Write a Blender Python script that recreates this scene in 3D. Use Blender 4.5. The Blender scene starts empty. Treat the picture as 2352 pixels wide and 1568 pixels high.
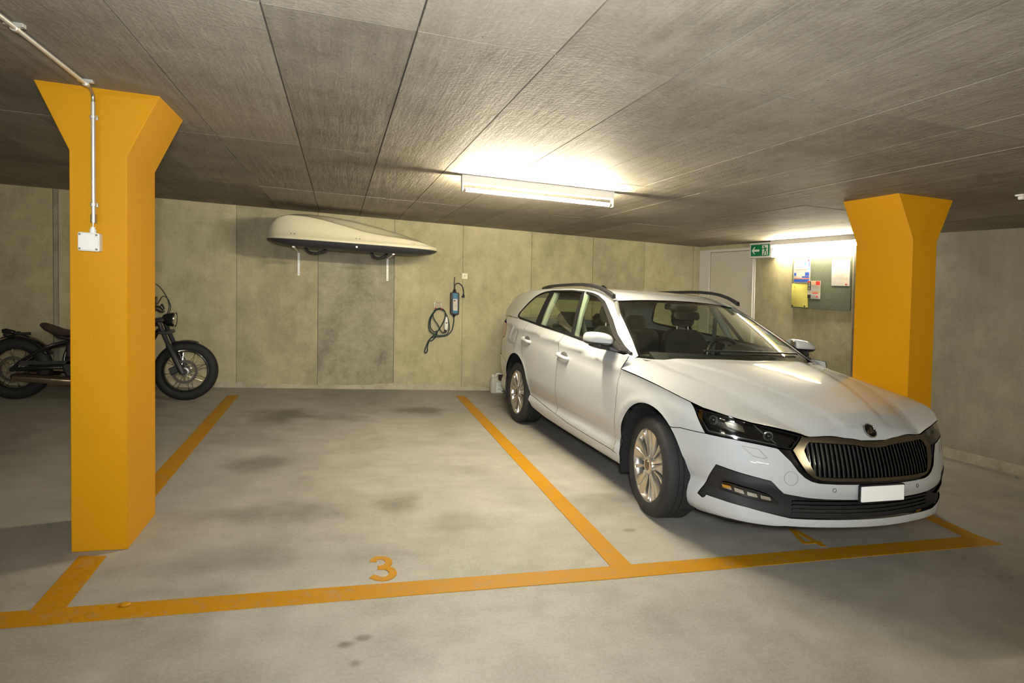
import bpy, bmesh, math, random
import numpy as np
from mathutils import Vector, Matrix

sc = bpy.context.scene
random.seed(7)
# ------------------------------------------------------------------ camera, world, exposure
LX = -0.0467                      # every upright of the garage leans a little against its sloping floor
H = 2.1908                        # ceiling height
YW = 7.7478                       # back wall
def rod(r):
    r = np.array(r, float); t = np.linalg.norm(r); k = r/t
    K = np.array([[0,-k[2],k[1]],[k[2],0,-k[0]],[-k[1],k[0],0]])
    return np.eye(3)+np.sin(t)*K+(1-np.cos(t))*K@K
_R = rod((.0232,-.2825,.0577)) @ np.array([[1,0,0],[0,0,-1],[0,1,0]], float)
cam_data = bpy.data.cameras.new('camera'); cam = bpy.data.objects.new('camera', cam_data)
sc.collection.objects.link(cam); sc.camera = cam
M = Matrix.Identity(4)
for i in range(3):
    M[i][0] = _R[0][i]; M[i][1] = -_R[1][i]; M[i][2] = -_R[2][i]
M[0][3], M[1][3], M[2][3] = -.3591, -.0845, 1.3581
cam.matrix_world = M
cam_data.sensor_width = 36; cam_data.lens = 1372.0642/2352*36
cam_data.shift_y = -(784-689.4843)/2352
cam_data.clip_start = .05

world = bpy.data.worlds.new('world'); sc.world = world; world.use_nodes = True
world.node_tree.nodes['Background'].inputs[0].default_value = (1,.93,.80,1)
world.node_tree.nodes['Background'].inputs[1].default_value = 0.0
sc.view_settings.view_transform = 'Standard'; sc.view_settings.look = 'None'
sc.view_settings.gamma = 1; sc.view_settings.use_curve_mapping = False
sc.view_settings.exposure = 0.36
try:
    sc.cycles.use_denoising = True; sc.cycles.max_bounces = 8; sc.cycles.diffuse_bounces = 4; sc.cycles.glossy_bounces = 3; sc.cycles.transmission_bounces = 6; sc.cycles.adaptive_threshold = .06; sc.cycles.adaptive_min_samples = 12
    sc.cycles.caustics_reflective = False; sc.cycles.caustics_refractive = False
    sc.cycles.sample_clamp_indirect = 6.0; sc.cycles.transparent_max_bounces = 12
except Exception:
    pass
TUBE_POWER = 610.0                 # emission of the fluorescent tubes
TUBE_COL = (1.0, .89, .66)
# the photographer's bounced flash, on the camera, aimed up and ahead
fl = bpy.data.lights.new('camera_flash', 'SPOT'); fl.energy = 490; fl.color = (.92,.97,1.0)
fl.spot_size = math.radians(118); fl.spot_blend = 1.0; fl.shadow_soft_size = .12
flo = bpy.data.objects.new('camera_flash', fl); sc.collection.objects.link(flo)
flo.location = (-.36,-.22,1.52); flo.rotation_euler = (math.radians(94),0,math.radians(-15))

# ------------------------------------------------------------------ materials
MATS = {}
def nodes_of(name):
    m = bpy.data.materials.new(name); m.use_nodes = True
    nt = m.node_tree; b = nt.nodes['Principled BSDF']
    MATS[name] = m
    return m, nt, b
def mat(name, col, rough=.5, metal=0, coat=0, emit=None, estr=0, alpha=1, trans=0, ior=1.45, noise=.05, bump=0, nscale=30, spec=.5):
    if name in MATS: return MATS[name]
    m, nt, b = nodes_of(name)
    b.inputs['Roughness'].default_value = rough; b.inputs['Metallic'].default_value = metal
    b.inputs['Coat Weight'].default_value = coat; b.inputs['Coat Roughness'].default_value = .04
    b.inputs['Transmission Weight'].default_value = trans; b.inputs['IOR'].default_value = ior
    b.inputs['Alpha'].default_value = alpha; b.inputs['Specular IOR Level'].default_value = spec
    if emit:
        b.inputs['Emission Color'].default_value = (*emit,1); b.inputs['Emission Strength'].default_value = estr
    if noise or bump:
        tc = nt.nodes.new('ShaderNodeTexCoord'); n = nt.nodes.new('ShaderNodeTexNoise')
        n.inputs['Scale'].default_value = nscale; n.inputs['Detail'].default_value = 4
        nt.links.new(tc.outputs['Object'], n.inputs['Vector'])
        mx = nt.nodes.new('ShaderNodeMix'); mx.data_type = 'RGBA'
        mx.inputs[6].default_value = (*[max(0,c*(1-noise)) for c in col],1)
        mx.inputs[7].default_value = (*[min(1,c*(1+noise)) for c in col],1)
        nt.links.new(n.outputs[0], mx.inputs[0]); nt.links.new(mx.outputs[2], b.inputs['Base Color'])
        if bump:
            bp = nt.nodes.new('ShaderNodeBump'); bp.inputs['Strength'].default_value = bump; bp.inputs['Distance'].default_value = .01
            nt.links.new(n.outputs[0], bp.inputs['Height']); nt.links.new(bp.outputs[0], b.inputs['Normal'])
    else:
        b.inputs['Base Color'].default_value = (*col,1)
    return m
def ramp(nt, fac, stops):
    r = nt.nodes.new('ShaderNodeValToRGB'); e = r.color_ramp.elements
    e[0].position, e[0].color = stops[0][0], (*stops[0][1],1)
    e[1].position, e[1].color = stops[-1][0], (*stops[-1][1],1)
    for p, c in stops[1:-1]:
        k = e.new(p); k.color = (*c,1)
    nt.links.new(fac, r.inputs[0]); return r.outputs[0]
def mixc(nt, f, a, b, mode='MIX'):
    x = nt.nodes.new('ShaderNodeMix'); x.data_type = 'RGBA'; x.blend_type = mode
    for i, v in ((0,f),(6,a),(7,b)):
        if hasattr(v,'is_output') or hasattr(v,'links'): nt.links.new(v, x.inputs[i])
        elif i == 0: x.inputs[0].default_value = v
        else: x.inputs[i].default_value = (*v,1)
    return x.outputs[2]
def mth(nt, op, a, b=None, clamp=False):
    x = nt.nodes.new('ShaderNodeMath'); x.operation = op; x.use_clamp = clamp
    for i, v in ((0,a),(1,b)):
        if v is None: continue
        if hasattr(v,'links'): nt.links.new(v, x.inputs[i])
        else: x.inputs[i].default_value = v
    return x.outputs[0]
def vscale(nt, vec, s, off=(0,0,0)):
    mp = nt.nodes.new('ShaderNodeMapping'); mp.inputs['Scale'].default_value = s; mp.inputs['Location'].default_value = off
    nt.links.new(vec, mp.inputs['Vector']); return mp.outputs[0]
def noise(nt, vec, scale, detail=4, rough=.55, dist=0):
    n = nt.nodes.new('ShaderNodeTexNoise'); n.inputs['Scale'].default_value = scale; n.inputs['Detail'].default_value = detail
    n.inputs['Roughness'].default_value = rough; n.inputs['Distortion'].default_value = dist
    nt.links.new(vec, n.inputs['Vector']); return n.outputs[0]
def concrete(name, dark, light, streak=(1,1,1), sscale=6, samt=.35, pits=.5, rough=.75, blotch=.9, bump=.25, rnd=.06, spots=None, spotcol=None, sbump=.3):
    """cast concrete: cloudy tone, form-board streaks along one axis, pin holes, fine grain"""
    m, nt, b = nodes_of(name)
    geo = nt.nodes.new('ShaderNodeNewGeometry'); pos = geo.outputs['Position']
    big = noise(nt, pos, blotch, 3, .6, .6)
    mid = noise(nt, pos, blotch*5, 4, .62)
    fine = noise(nt, pos, 70, 1, .6)
    st = noise(nt, vscale(nt, pos, streak), sscale, 3, .65)
    f = mth(nt,'ADD', mth(nt,'MULTIPLY', big, .9), mth(nt,'MULTIPLY', mid, .55))
    f = mth(nt,'ADD', f, mth(nt,'MULTIPLY', st, samt))
    f = mth(nt,'ADD', f, mth(nt,'MULTIPLY', fine, .36))
    tot = .9+.55+samt+.36
    f = mth(nt,'DIVIDE', f, tot)
    oi = nt.nodes.new('ShaderNodeObjectInfo')
    f = mth(nt,'ADD', f, mth(nt,'MULTIPLY', mth(nt,'SUBTRACT', oi.outputs['Random'], .5), rnd*2))
    midc = [(d+l)/2*1.0 for d, l in zip(dark, light)]
    col = ramp(nt, f, [(.34,dark),(.5,midc),(.68,light)])
    vo = nt.nodes.new('ShaderNodeTexVoronoi'); vo.inputs['Scale'].default_value = 9
    nt.links.new(pos, vo.inputs['Vector'])
    pit = nt.nodes.new('ShaderNodeMapRange'); pit.inputs[1].default_value = .03; pit.inputs[2].default_value = .055
    pit.inputs[3].default_value = pits; pit.inputs[4].default_value = 0
    nt.links.new(vo.outputs['Distance'], pit.inputs[0])
    col = mixc(nt, pit.outputs[0], col, [c*.45 for c in dark])
    if spots:
        tot_s = None
        wob = noise(nt, pos, 2.3, 5, .65)
        for (sx, sy, rx, ry, amt) in spots:
            v = vscale(nt, pos, (1/rx,1/ry,0), (-sx/rx,-sy/ry,0))
            ln = nt.nodes.new('ShaderNodeVectorMath'); ln.operation = 'LENGTH'; nt.links.new(v, ln.inputs[0])
            dd = mth(nt,'ADD', ln.outputs['Value'], mth(nt,'MULTIPLY', mth(nt,'SUBTRACT', wob, .5), 2.6))
            mr = nt.nodes.new('ShaderNodeMapRange'); mr.interpolation_type = 'SMOOTHSTEP'
            mr.inputs[1].default_value = .15; mr.inputs[2].default_value = 1.15; mr.inputs[3].default_value = amt; mr.inputs[4].default_value = 0
            nt.links.new(dd, mr.inputs[0])
            tot_s = mr.outputs[0] if tot_s is None else mth(nt,'MAXIMUM', tot_s, mr.outputs[0])
        col = mixc(nt, tot_s, col, spotcol)
    nt.links.new(col, b.inputs['Base Color'])
    b.inputs['Roughness'].default_value = rough
    hgt = mth(nt,'ADD', mth(nt,'MULTIPLY', st, sbump), mth(nt,'MULTIPLY', mth(nt,'ADD', mid, fine), .25))
    hgt = mth(nt,'SUBTRACT', hgt, mth(nt,'MULTIPLY', pit.outputs[0], .6))
    bp = nt.nodes.new('ShaderNodeBump'); bp.inputs['Strength'].default_value = bump; bp.inputs['Distance'].default_value = .02
    nt.links.new(hgt, bp.inputs['Height']); nt.links.new(bp.outputs[0], b.inputs['Normal'])
    return m
def paint_concrete(name, col, dirt=(.25,.14,.03), amt=.35, rough=.45, wear=.6, scale=3):
    """paint on concrete with scuffs"""
    m, nt, b = nodes_of(name)
    geo = nt.nodes.new('ShaderNodeNewGeometry'); pos = geo.outputs['Position']
    n1 = noise(nt, pos, scale, 6, .6); n2 = noise(nt, pos, 60, 3); n3 = noise(nt, vscale(nt, pos, (6,6,1.2)), 3, 6, .7, .8)
    c = mixc(nt, mth(nt,'MULTIPLY', n1, .5), col, [x*.82 for x in col])
    sc_ = nt.nodes.new('ShaderNodeMapRange'); sc_.inputs[1].default_value = wear; sc_.inputs[2].default_value = wear+.16
    sc_.inputs[3].default_value = 0; sc_.inputs[4].default_value = amt
    nt.links.new(n3, sc_.inputs[0]); c = mixc(nt, sc_.outputs[0], c, dirt)
    nt.links.new(c, b.inputs['Base Color']); b.inputs['Roughness'].default_value = rough; b.inputs['Specular IOR Level'].default_value = .2
    bp = nt.nodes.new('ShaderNodeBump'); bp.inputs['Strength'].default_value = .15; bp.inputs['Distance'].default_value = .005
    nt.links.new(n2, bp.inputs['Height']); nt.links.new(bp.outputs[0], b.inputs['Normal'])
    return m
# ------------------------------------------------------------------ mesh helpers
C = sc.collection
def lean(p): return (p[0]+LX*p[2], p[1], p[2])
class MB:
    def __init__(s): s.v = []; s.f = []; s.n = None
    def add(s, vs, fs):
        o = len(s.v); s.v += [tuple(map(float,p)) for p in vs]; s.f += [tuple(i+o for i in f) for f in fs]; return s
    def box(s, lo, hi):
        x0,y0,z0 = lo; x1,y1,z1 = hi
        return s.add([(x0,y0,z0),(x1,y0,z0),(x1,y1,z0),(x0,y1,z0),(x0,y0,z1),(x1,y0,z1),(x1,y1,z1),(x0,y1,z1)],
                     [(3,2,1,0),(4,5,6,7),(0,1,5,4),(1,2,6,5),(2,3,7,6),(3,0,4,7)])
    def obox(s, c, ax, ay, az):
        """oriented box: centre and three half-axis vectors"""
        c, ax, ay, az = map(Vector, (c, ax, ay, az))
        vs = [c+i*ax+j*ay+k*az for k in (-1,1) for j in (-1,1) for i in (-1,1)]
        return s.add(vs, [(2,3,1,0),(4,5,7,6),(0,1,5,4),(1,3,7,5),(3,2,6,7),(2,0,4,6)])
    def prism(s, poly, fn, d0, d1):
        """2-D polygon extruded between depths; fn(u, v, d) -> point"""
        n = len(poly)
        a = sum(poly[i][0]*poly[(i+1)%n][1]-poly[(i+1)%n][0]*poly[i][1] for i in range(n))
        if a < 0: poly = poly[::-1]
        vs = [fn(u,v,d0) for u,v in poly]+[fn(u,v,d1) for u,v in poly]
        fs = [tuple(range(n-1,-1,-1)), tuple(range(n,2*n))]+[(i,(i+1)%n,(i+1)%n+n,i+n) for i in range(n)]
        return s.add(vs, fs)
    def tube(s, pts, r, n=8, closed=False, cap=True, flat=1.0):
        P = [Vector(p) for p in pts]; m = len(P); rs = r if isinstance(r,(list,tuple)) else [r]*m
        prev = None; vs = []
        for i in range(m):
            if closed: t = P[(i+1)%m]-P[i-1]
            else: t = P[min(i+1,m-1)]-P[max(i-1,0)]
            t.normalize()
            if prev is None:
                u = t.orthogonal().normalized()
            else:
                u = prev-t*prev.dot(t); u.normalize()
            prev = u; w = t.cross(u)
            for k in range(n):
                a = 2*math.pi*k/n; vs.append(P[i]+(u*math.cos(a)+w*math.sin(a)*flat)*rs[i])
        fs = []
        for i in range(m if closed else m-1):
            j = (i+1)%m
            for k in range(n):
                fs.append((i*n+k, i*n+(k+1)%n, j*n+(k+1)%n, j*n+k))
        if cap and not closed: fs += [tuple(range(n-1,-1,-1)), tuple((m-1)*n+k for k in range(n))]
        return s.add(vs, fs)
    def cyl(s, p0, p1, r, n=20, r1=None):
        return s.tube([p0,p1], [r, r if r1 is None else r1], n)
    def lathe(s, prof, fn, n=48, close=False):
        """profile of (radius, axial); fn(r, ang, ax) -> point"""
        m = len(prof); vs = [fn(r, 2*math.pi*k/n, h) for r,h in prof for k in range(n)]
        fs = [(i*n+k, i*n+(k+1)%n, ((i+1)%m)*n+(k+1)%n, ((i+1)%m)*n+k) for i in range(m if close else m-1) for k in range(n)]
        return s.add(vs, fs)
    def ball(s, c, r, n=16, m=10):
        rx,ry,rz = r if isinstance(r,(tuple,list)) else (r,r,r)
        vs = [(c[0]+rx*math.sin(math.pi*i/m)*math.cos(2*math.pi*k/n), c[1]+ry*math.sin(math.pi*i/m)*math.sin(2*math.pi*k/n), c[2]+rz*math.cos(math.pi*i/m)) for i in range(m+1) for k in range(n)]
        return s.add(vs, [(i*n+k,(i+1)*n+k,(i+1)*n+(k+1)%n,i*n+(k+1)%n) for i in range(m) for k in range(n)])
    def loft(s, rings, closed=True, cap=False):
        n = len(rings[0]); vs = [p for r in rings for p in r]; fs = []
        for i in range(len(rings)-1):
            for k in range(n if closed else n-1):
                fs.append((i*n+k, i*n+(k+1)%n, (i+1)*n+(k+1)%n, (i+1)*n+k))
        if cap: fs += [tuple(range(n-1,-1,-1)), tuple((len(rings)-1)*n+k for k in range(n))]
        return s.add(vs, fs)
    def build(s, name, material, parent=None, org=(0,0,0), smooth=False, ln=False, bevel=0, seg=2, fixn=True, angle=40):
        me = bpy.data.meshes.new(name)
        vs = [lean(p) for p in s.v] if ln else s.v
        oo = lean(org) if ln else org
        me.from_pydata([(p[0]-oo[0],p[1]-oo[1],p[2]-oo[2]) for p in vs], [], s.f)
        me.materials.append(MATS[material] if isinstance(material,str) else material)
        if fixn:
            bm = bmesh.new(); bm.from_mesh(me); bmesh.ops.recalc_face_normals(bm, faces=bm.faces); bm.to_mesh(me); bm.free()
        if smooth:
            me.polygons.foreach_set('use_smooth', [True]*len(me.polygons))
            if smooth is True: me.set_sharp_from_angle(angle=math.radians(angle))
        if s.n is not None:
            me.polygons.foreach_set('use_smooth', [True]*len(me.polygons))
            me.normals_split_custom_set_from_vertices(s.n)
        me.update()
        o = bpy.data.objects.new(name, me); C.objects.link(o)
        if parent is None: o.location = oo
        else: o.parent = parent
        if bevel:
            b = o.modifiers.new('bevel','BEVEL'); b.width = bevel; b.segments = seg; b.limit_method = 'ANGLE'; b.angle_limit = math.radians(35)
            if not smooth: me.polygons.foreach_set('use_smooth', [True]*len(me.polygons)); me.set_sharp_from_angle(angle=math.radians(35))
        return o
def tag(o, label, cat, group=None):
    o['label'] = label; o['category'] = cat
    if group: o['group'] = group
    return o
def thing(name, label, cat, loc=(0,0,0), group=None, ln=False):
    o = bpy.data.objects.new(name, None); C.objects.link(o); o.location = lean(loc) if ln else loc
    o.empty_display_size = .1
    return tag(o, label, cat, group)
def struct(o): o['kind'] = 'structure'; return o
def rbox(cx, cz, w, h, r=.01, n=4):
    """rounded rectangle outline"""
    out = []
    for (sx,sz,a0) in ((1,1,0),(-1,1,90),(-1,-1,180),(1,-1,270)):
        for k in range(n+1):
            a = math.radians(a0+90*k/n); out.append((cx+sx*(w/2-r)+r*math.cos(a), cz+sz*(h/2-r)+r*math.sin(a)))
    return out
def circle(cx, cy, r, n=20, ry=None): return [(cx+r*math.cos(2*math.pi*k/n), cy+(ry or r)*math.sin(2*math.pi*k/n)) for k in range(n)]
def spline(pts, n=8):
    """Catmull-Rom through points"""
    P = [Vector(p) for p in pts]; P = [2*P[0]-P[1]]+P+[2*P[-1]-P[-2]]; out = []
    for i in range(1, len(P)-2):
        for k in range(n):
            t = k/n; a,b,c,d = P[i-1:i+3]
            out.append(.5*((2*b)+(c-a)*t+(2*a-5*b+4*c-d)*t*t+(3*b-a-3*c+d)*t**3))
    out.append(P[-2]); return out
# ------------------------------------------------------------------ materials of the place
FLOOR_SPOTS = [(-.80,6.15,.36,.42,.75),(-.35,6.05,.45,.22,.4),(.52,6.42,.42,.26,.7),(.10,3.62,.16,.26,.6),(-.62,3.55,.40,.22,.5),(-.83,4.55,.30,.25,.5),(-.9,5.2,.4,.3,.3),
               (.35,3.3,.25,.2,.35),(1.9,6.6,.4,.5,.45),(-.9,2.95,.5,.18,.35),(-.27,2.2,.045,.03,.8),(-.20,2.23,.04,.025,.7),(-.23,2.08,.03,.03,.6),(1.35,3.05,.05,.03,.6),(.6,4.3,.25,.15,.25),(-3.0,5.2,.6,.5,.4),(.2,2.62,.03,.02,.4),(3.0,1.9,.9,.3,.25)]
concrete('floor_concrete', (.185,.172,.143), (.38,.355,.31), (1,1.6,1), 5, .35, .25, .62, .8, .16, .0, FLOOR_SPOTS, (.085,.075,.055), .12)
concrete('wall_concrete', (.24,.212,.118), (.50,.445,.272), (1.8,1.8,.4), 5, .4, .6, .8, 1.3, .22, .07, None, None, .25)
concrete('infill_concrete', (.15,.135,.09), (.42,.385,.27), (1,1,1.2), 3, .5, .2, .8, 2.4, .2, .0, None, None, .2)
concrete('side_wall_concrete', (.24,.215,.155), (.41,.365,.27), (3,3,.4), 5, .4, .5, .8, 1.2, .2, .05, None, None, .2)
concrete('ceiling_concrete', (.18,.152,.112), (.36,.318,.25), (4.5,.35,1), 4, .45, .6, .7, 1.3, .40, .08, None, None, .6)
concrete('mortar', (.27,.24,.16), (.50,.45,.33), (1,1,1), 5, .3, .3, .85, 3, .4, .0, None, None, .2)
mat('joint', (.10,.085,.055), .9)
paint_concrete('yellow_paint', (.54,.25,.0022), (.36,.17,.015), .35, .5, .62)
paint_concrete('line_paint', (.40,.187,.003), (.30,.20,.09), .75, .55, .52, 6)
mat('white_metal', (.72,.71,.66), .4); mat('white_plastic', (.74,.73,.68), .45); mat('cream_plastic', (.70,.66,.50), .45)
mat('grey_steel', (.45,.44,.42), .35, .9); mat('galv', (.62,.61,.57), .4, .7); mat('black_plastic', (.012,.012,.013), .45)
mat('black_rubber', (.014,.014,.014), .6, noise=.2); mat('screw', (.25,.24,.22), .4, .8)
mat('door_paint', (.62,.58,.49), .5); mat('door_frame_paint', (.66,.64,.58), .45)
mat('tube_glow', (1,1,1), .4, emit=TUBE_COL, estr=TUBE_POWER, noise=0); mat('tube_glow_old', (1,1,1), .4, emit=TUBE_COL, estr=TUBE_POWER*.52, noise=0); mat('tube_glow_dim', (1,1,1), .4, emit=TUBE_COL, estr=TUBE_POWER*.38, noise=0); mat('tube_glow_far', (1,1,1), .4, emit=TUBE_COL, estr=TUBE_POWER*.32, noise=0)
# ------------------------------------------------------------------ floor, ceiling, walls
X0, X1, Y0 = -9.0, 6.6, -9.5
f = MB().box((X0-.3,Y0-.3,-.2),(X1+.3,YW+.3,0)).build('floor','floor_concrete'); struct(f)
# ceiling: slab with form-board panels hanging as its skin
slab = MB().box((X0-.4,Y0-.3,H+.02),(X1+.6,YW+.3,H+.25)).build('ceiling','joint', ln=True); struct(slab)
PX0, PW_, G = -1.014-.4796*8, .4796, .006
PY = [-2.09,-.09,1.91,3.91,5.91,YW]
NX = 22
def panel(name, lo, hi, m, parent, org): return MB().box(lo, hi).build(name, m, parent, org, ln=True)
org_c = (0,0,0)
for i in range(NX):
    for j in range(len(PY)-1):
        dz = random.uniform(0,.002)
        xa, xb = PX0+PW_*i, PX0+PW_*(i+1)
        o = MB().box((xa+G/2,PY[j]+G/2,H+dz),(xb-G/2,PY[j+1]-G/2,H+.022)).build('ceiling_panel','ceiling_concrete', slab, slab.location, ln=False)
        o.location = (LX*H,0,0)
xe = PX0+PW_*NX
for lo, hi in (((X0,Y0,H),(X1+.3,PY[0]-G,H+.022)), ((X0,PY[0],H),(PX0-G,YW,H+.022)), ((xe+G,PY[0],H),(X1+.3,YW,H+.022))):
    o = MB().box(lo,hi).build('ceiling_field','ceiling_concrete', slab, slab.location); o.location = (LX*H,0,0)
# back wall
wb = MB().box((X0-.3,YW+.012,-.1),(5.2,YW+.3,H+.1)).build('wall_back','joint', ln=True); struct(wb)
seams = [X0,-8.05,-7.1,-6.15,-5.2,-4.26,-3.366,-3.312,-2.4,-1.483,-.549,.389,1.288,2.247,3.164,3.977,4.79,5.1]
for k,(xa,xb) in enumerate(zip(seams[:-1],seams[1:])):
    dy = random.uniform(0,.002)
    if abs(xa+3.366) < .01: m, dy = 'infill_concrete', .009
    elif abs(xa+.549) < .01: m, dy = 'infill_concrete', .005
    else: m = 'wall_concrete'
    if abs(xa+.549) < .01:
        panel('wall_panel',(xa+.003,YW+dy,0),(xb-.003,YW+.03,1.98), m, wb, (0,0,0))
        panel('wall_panel',(xa+.003,YW,1.985),(xb-.003,YW+.03,H+.05), 'wall_concrete', wb, (0,0,0))
    else:
        g = .004 if random.random() < .6 else .007
        panel('wall_panel',(xa+g/2,YW+dy,0),(xb-g/2,YW+.03,H+.05), m, wb, (0,0,0))
for o in wb.children: o.parent = wb; o.location = -wb.location
# ragged mortar fillet along the foot of the wall
mb = MB(); xs = np.arange(-8.9,4.9,.09); rr = np.random.RandomState(3)
hh = .055+.018*np.sin(xs*2.3)+rr.uniform(-.012,.012,len(xs)); dd = .010+rr.uniform(0,.006,len(xs))
mb.loft([[(x,YW+.01,-.01),(x,YW-d-.006,0),(x,YW-d,h*.7),(x,YW-.003,h),(x,YW+.01,h)] for x,h,d in zip(xs,hh,dd)], closed=True, cap=True)
bb = mb.build('baseboard_back','mortar', ln=True, smooth=True); struct(bb)
# side wall with the door (slightly askew), its end, the recess and the right wall
DW0 = Vector((4.90,7.7478,0)); DU = Vector((.077,-.997,0)).normalized(); DN = Vector((-.997,-.077,0)).normalized()   # along, out into the room
def dwp(u, z, d=0): q = DW0+DU*u+DN*d; return (q.x, q.y, z)
def dwbox(u0,u1,z0,z1,d0,d1):
    m = MB(); m.add([dwp(u,z,d) for z in (z0,z1) for d in (d0,d1) for u in (u0,u1)], [(0,1,3,2),(4,6,7,5),(0,4,5,1),(2,3,7,6),(0,2,6,4),(1,5,7,3)]); return m
UEND = 2.607
wr = dwbox(-.1,UEND,-.1,H+.1,-.32,-.012).build('wall_right','joint', ln=True); struct(wr)
us = [1.15,1.787,UEND]
for a_, b_ in zip(us[:-1], us[1:]):
    dwbox(a_+.002,b_-.002,0,H+.05,-.03,random.uniform(-.002,0)).build('wall_panel','wall_concrete', wr, ln=True).location = -wr.location
dwbox(0,1.15,2.137,H+.05,-.03,0).build('wall_panel','wall_concrete', wr, ln=True).location = -wr.location
dwbox(UEND-.004,UEND+.004,0,H,-.32,.002).build('corner_edge','side_wall_concrete', wr, ln=True).location = -wr.location
# the right-hand wall beyond the recess
R0, R1 = Vector((5.40,4.55,0)), Vector((5.53,3.675,0)); RU = (R1-R0).normalized(); RN = Vector((RU.y,-RU.x,0))
R0 = R0-RU*1.2
def rwp(u,z,d=0): q = R0+RU*u+RN*d; return (q.x,q.y,z)
rw = MB(); rw.add([rwp(u,z,d) for z in (-.1,H+.1) for d in (-.3,-.012) for u in (-.6,14)], [(0,1,3,2),(4,6,7,5),(0,4,5,1),(2,3,7,6),(0,2,6,4),(1,5,7,3)])
rwo = rw.build('wall_side','joint', ln=True); struct(rwo)
for u0,u1 in ((-.6,.2),(.2,2.6),(2.6,5.0),(5.0,14)):
    m = MB(); m.add([rwp(u,z,d) for z in (0,H+.05) for d in (-.03,0) for u in (u0+.002,u1-.002)], [(0,1,3,2),(4,6,7,5),(0,4,5,1),(2,3,7,6),(0,2,6,4),(1,5,7,3)])
    m.build('wall_panel','side_wall_concrete', rwo, ln=True).location = -rwo.location
MB().loft([[rwp(u,-.01,.0),rwp(u,0,.035),rwp(u,.05,.02),rwp(u,.09,0)] for u in np.arange(-.5,9,.25)], cap=True).build('baseboard_right','mortar', ln=True, smooth=True)
struct(bpy.data.objects['baseboard_right'])
wl = MB().box((X0-.3,Y0-.3,-.1),(X0,YW+.3,H+.1)).build('wall_left','wall_concrete', ln=True); struct(wl)
wf = MB().box((X0-.3,Y0-.3,-.1),(X1+.6,Y0,H+.1)).build('wall_front','wall_concrete', ln=True); struct(wf)
# ------------------------------------------------------------------ door
door = thing('door_1','plain cream steel door in a pale frame beside the green exit sign','door', dwp(.55,0), ln=True); struct(door)
dorg = dwp(.55,0)
m = MB()
for u0,u1,z0,z1 in ((.004,.228,0,2.137),(1.108,1.146,0,2.137),(.228,1.108,2.10,2.137)):
    b_ = dwbox(u0,u1,z0,z1,-.05,.006); m.add(b_.v,b_.f)
m.build('door_frame','door_frame_paint', door, dorg, ln=True, bevel=.003)
dwbox(.238,1.102,.01,2.095,-.05,-.008).build('door_leaf','door_paint', door, dorg, ln=True, bevel=.002)
dwbox(.228,.238,0,2.1,-.05,-.035).build('gasket','black_rubber', door, dorg, ln=True)
dwbox(1.101,1.110,0,2.1,-.03,.012).build('edge_strip','white_metal', door, dorg, ln=True)
h = MB(); h.cyl(dwp(.33,1.03,-.01),dwp(.33,1.03,.05),.012,12); h.tube([dwp(.33,1.03,.05),dwp(.36,1.03,.055),dwp(.45,1.03,.055)],.010,10)
hd = h.build('handle','grey_steel', door, dorg, ln=True, smooth=True)
# ------------------------------------------------------------------ pillars
def pillar(x, y, w, d, label):
    hs, e = 1.8901, .1378
    m = MB()
    rings = [[(x-q,y,z),(x+w+q,y,z),(x+w+q,y+d,z),(x-q,y+d,z)] for z,q in ((0,0),(hs,0),(H+.03,e*(H+.03-hs)/(H-hs)))]
    m.loft(rings, cap=True)
    o = m.build('concrete_pillar','yellow_paint', None, (x+w/2,y+d/2,0), ln=True, bevel=.004)
    return tag(o, label, 'pillar', 'yellow concrete pillars with flared heads')
pillar(-1.5067,3.1726,.2363,.4537,'yellow concrete pillar in front of the motorcycle with a white junction box')
pillar(3.5405,3.1439,.2212,.4729,'yellow concrete pillar behind the bonnet of the white car')
# ------------------------------------------------------------------ painted lines and numbers
def slab_poly(name, poly, label, z=.003, cat='marking', group='yellow parking lines'):
    m = MB().prism(poly, lambda u,v,d: (u,v,d), -.002, z)
    cx = sum(p[0] for p in poly)/len(poly); cy = sum(p[1] for p in poly)/len(poly)
    return tag(m.build(name,'line_paint',None,(cx,cy,0)), label, cat, group)
slab_poly('parking_line',[(-3.6,2.535),(1.0,2.510),(3.60,2.532),(3.585,2.650),(3.46,2.662),(1.0,2.634),(-3.6,2.652)],'long yellow line painted across the front of the parking stalls')
slab_poly('parking_line',[(-1.446,2.6425),(-1.328,2.6425),(-1.338,3.105),(-1.455,3.12)],'short yellow line between the pillar foot and the long front line', .0035)
slab_poly('parking_line',[(-1.345,3.66),(-1.460,3.66),(-1.493,7.20),(-1.378,7.245)],'yellow line running from the pillar back beside the motorcycle wheel', .0032)
slab_poly('parking_line',[(1.033,2.632),(1.150,2.632),(1.247,7.32),(1.131,7.31)],'yellow line between the empty stall and the white car', .0035)
slab_poly('parking_line',[(3.455,2.655),(3.578,2.652),(3.645,3.14),(3.66,7.2),(3.545,7.2),(3.527,3.02)],'yellow line on the far side of the white car', .0035)
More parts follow.
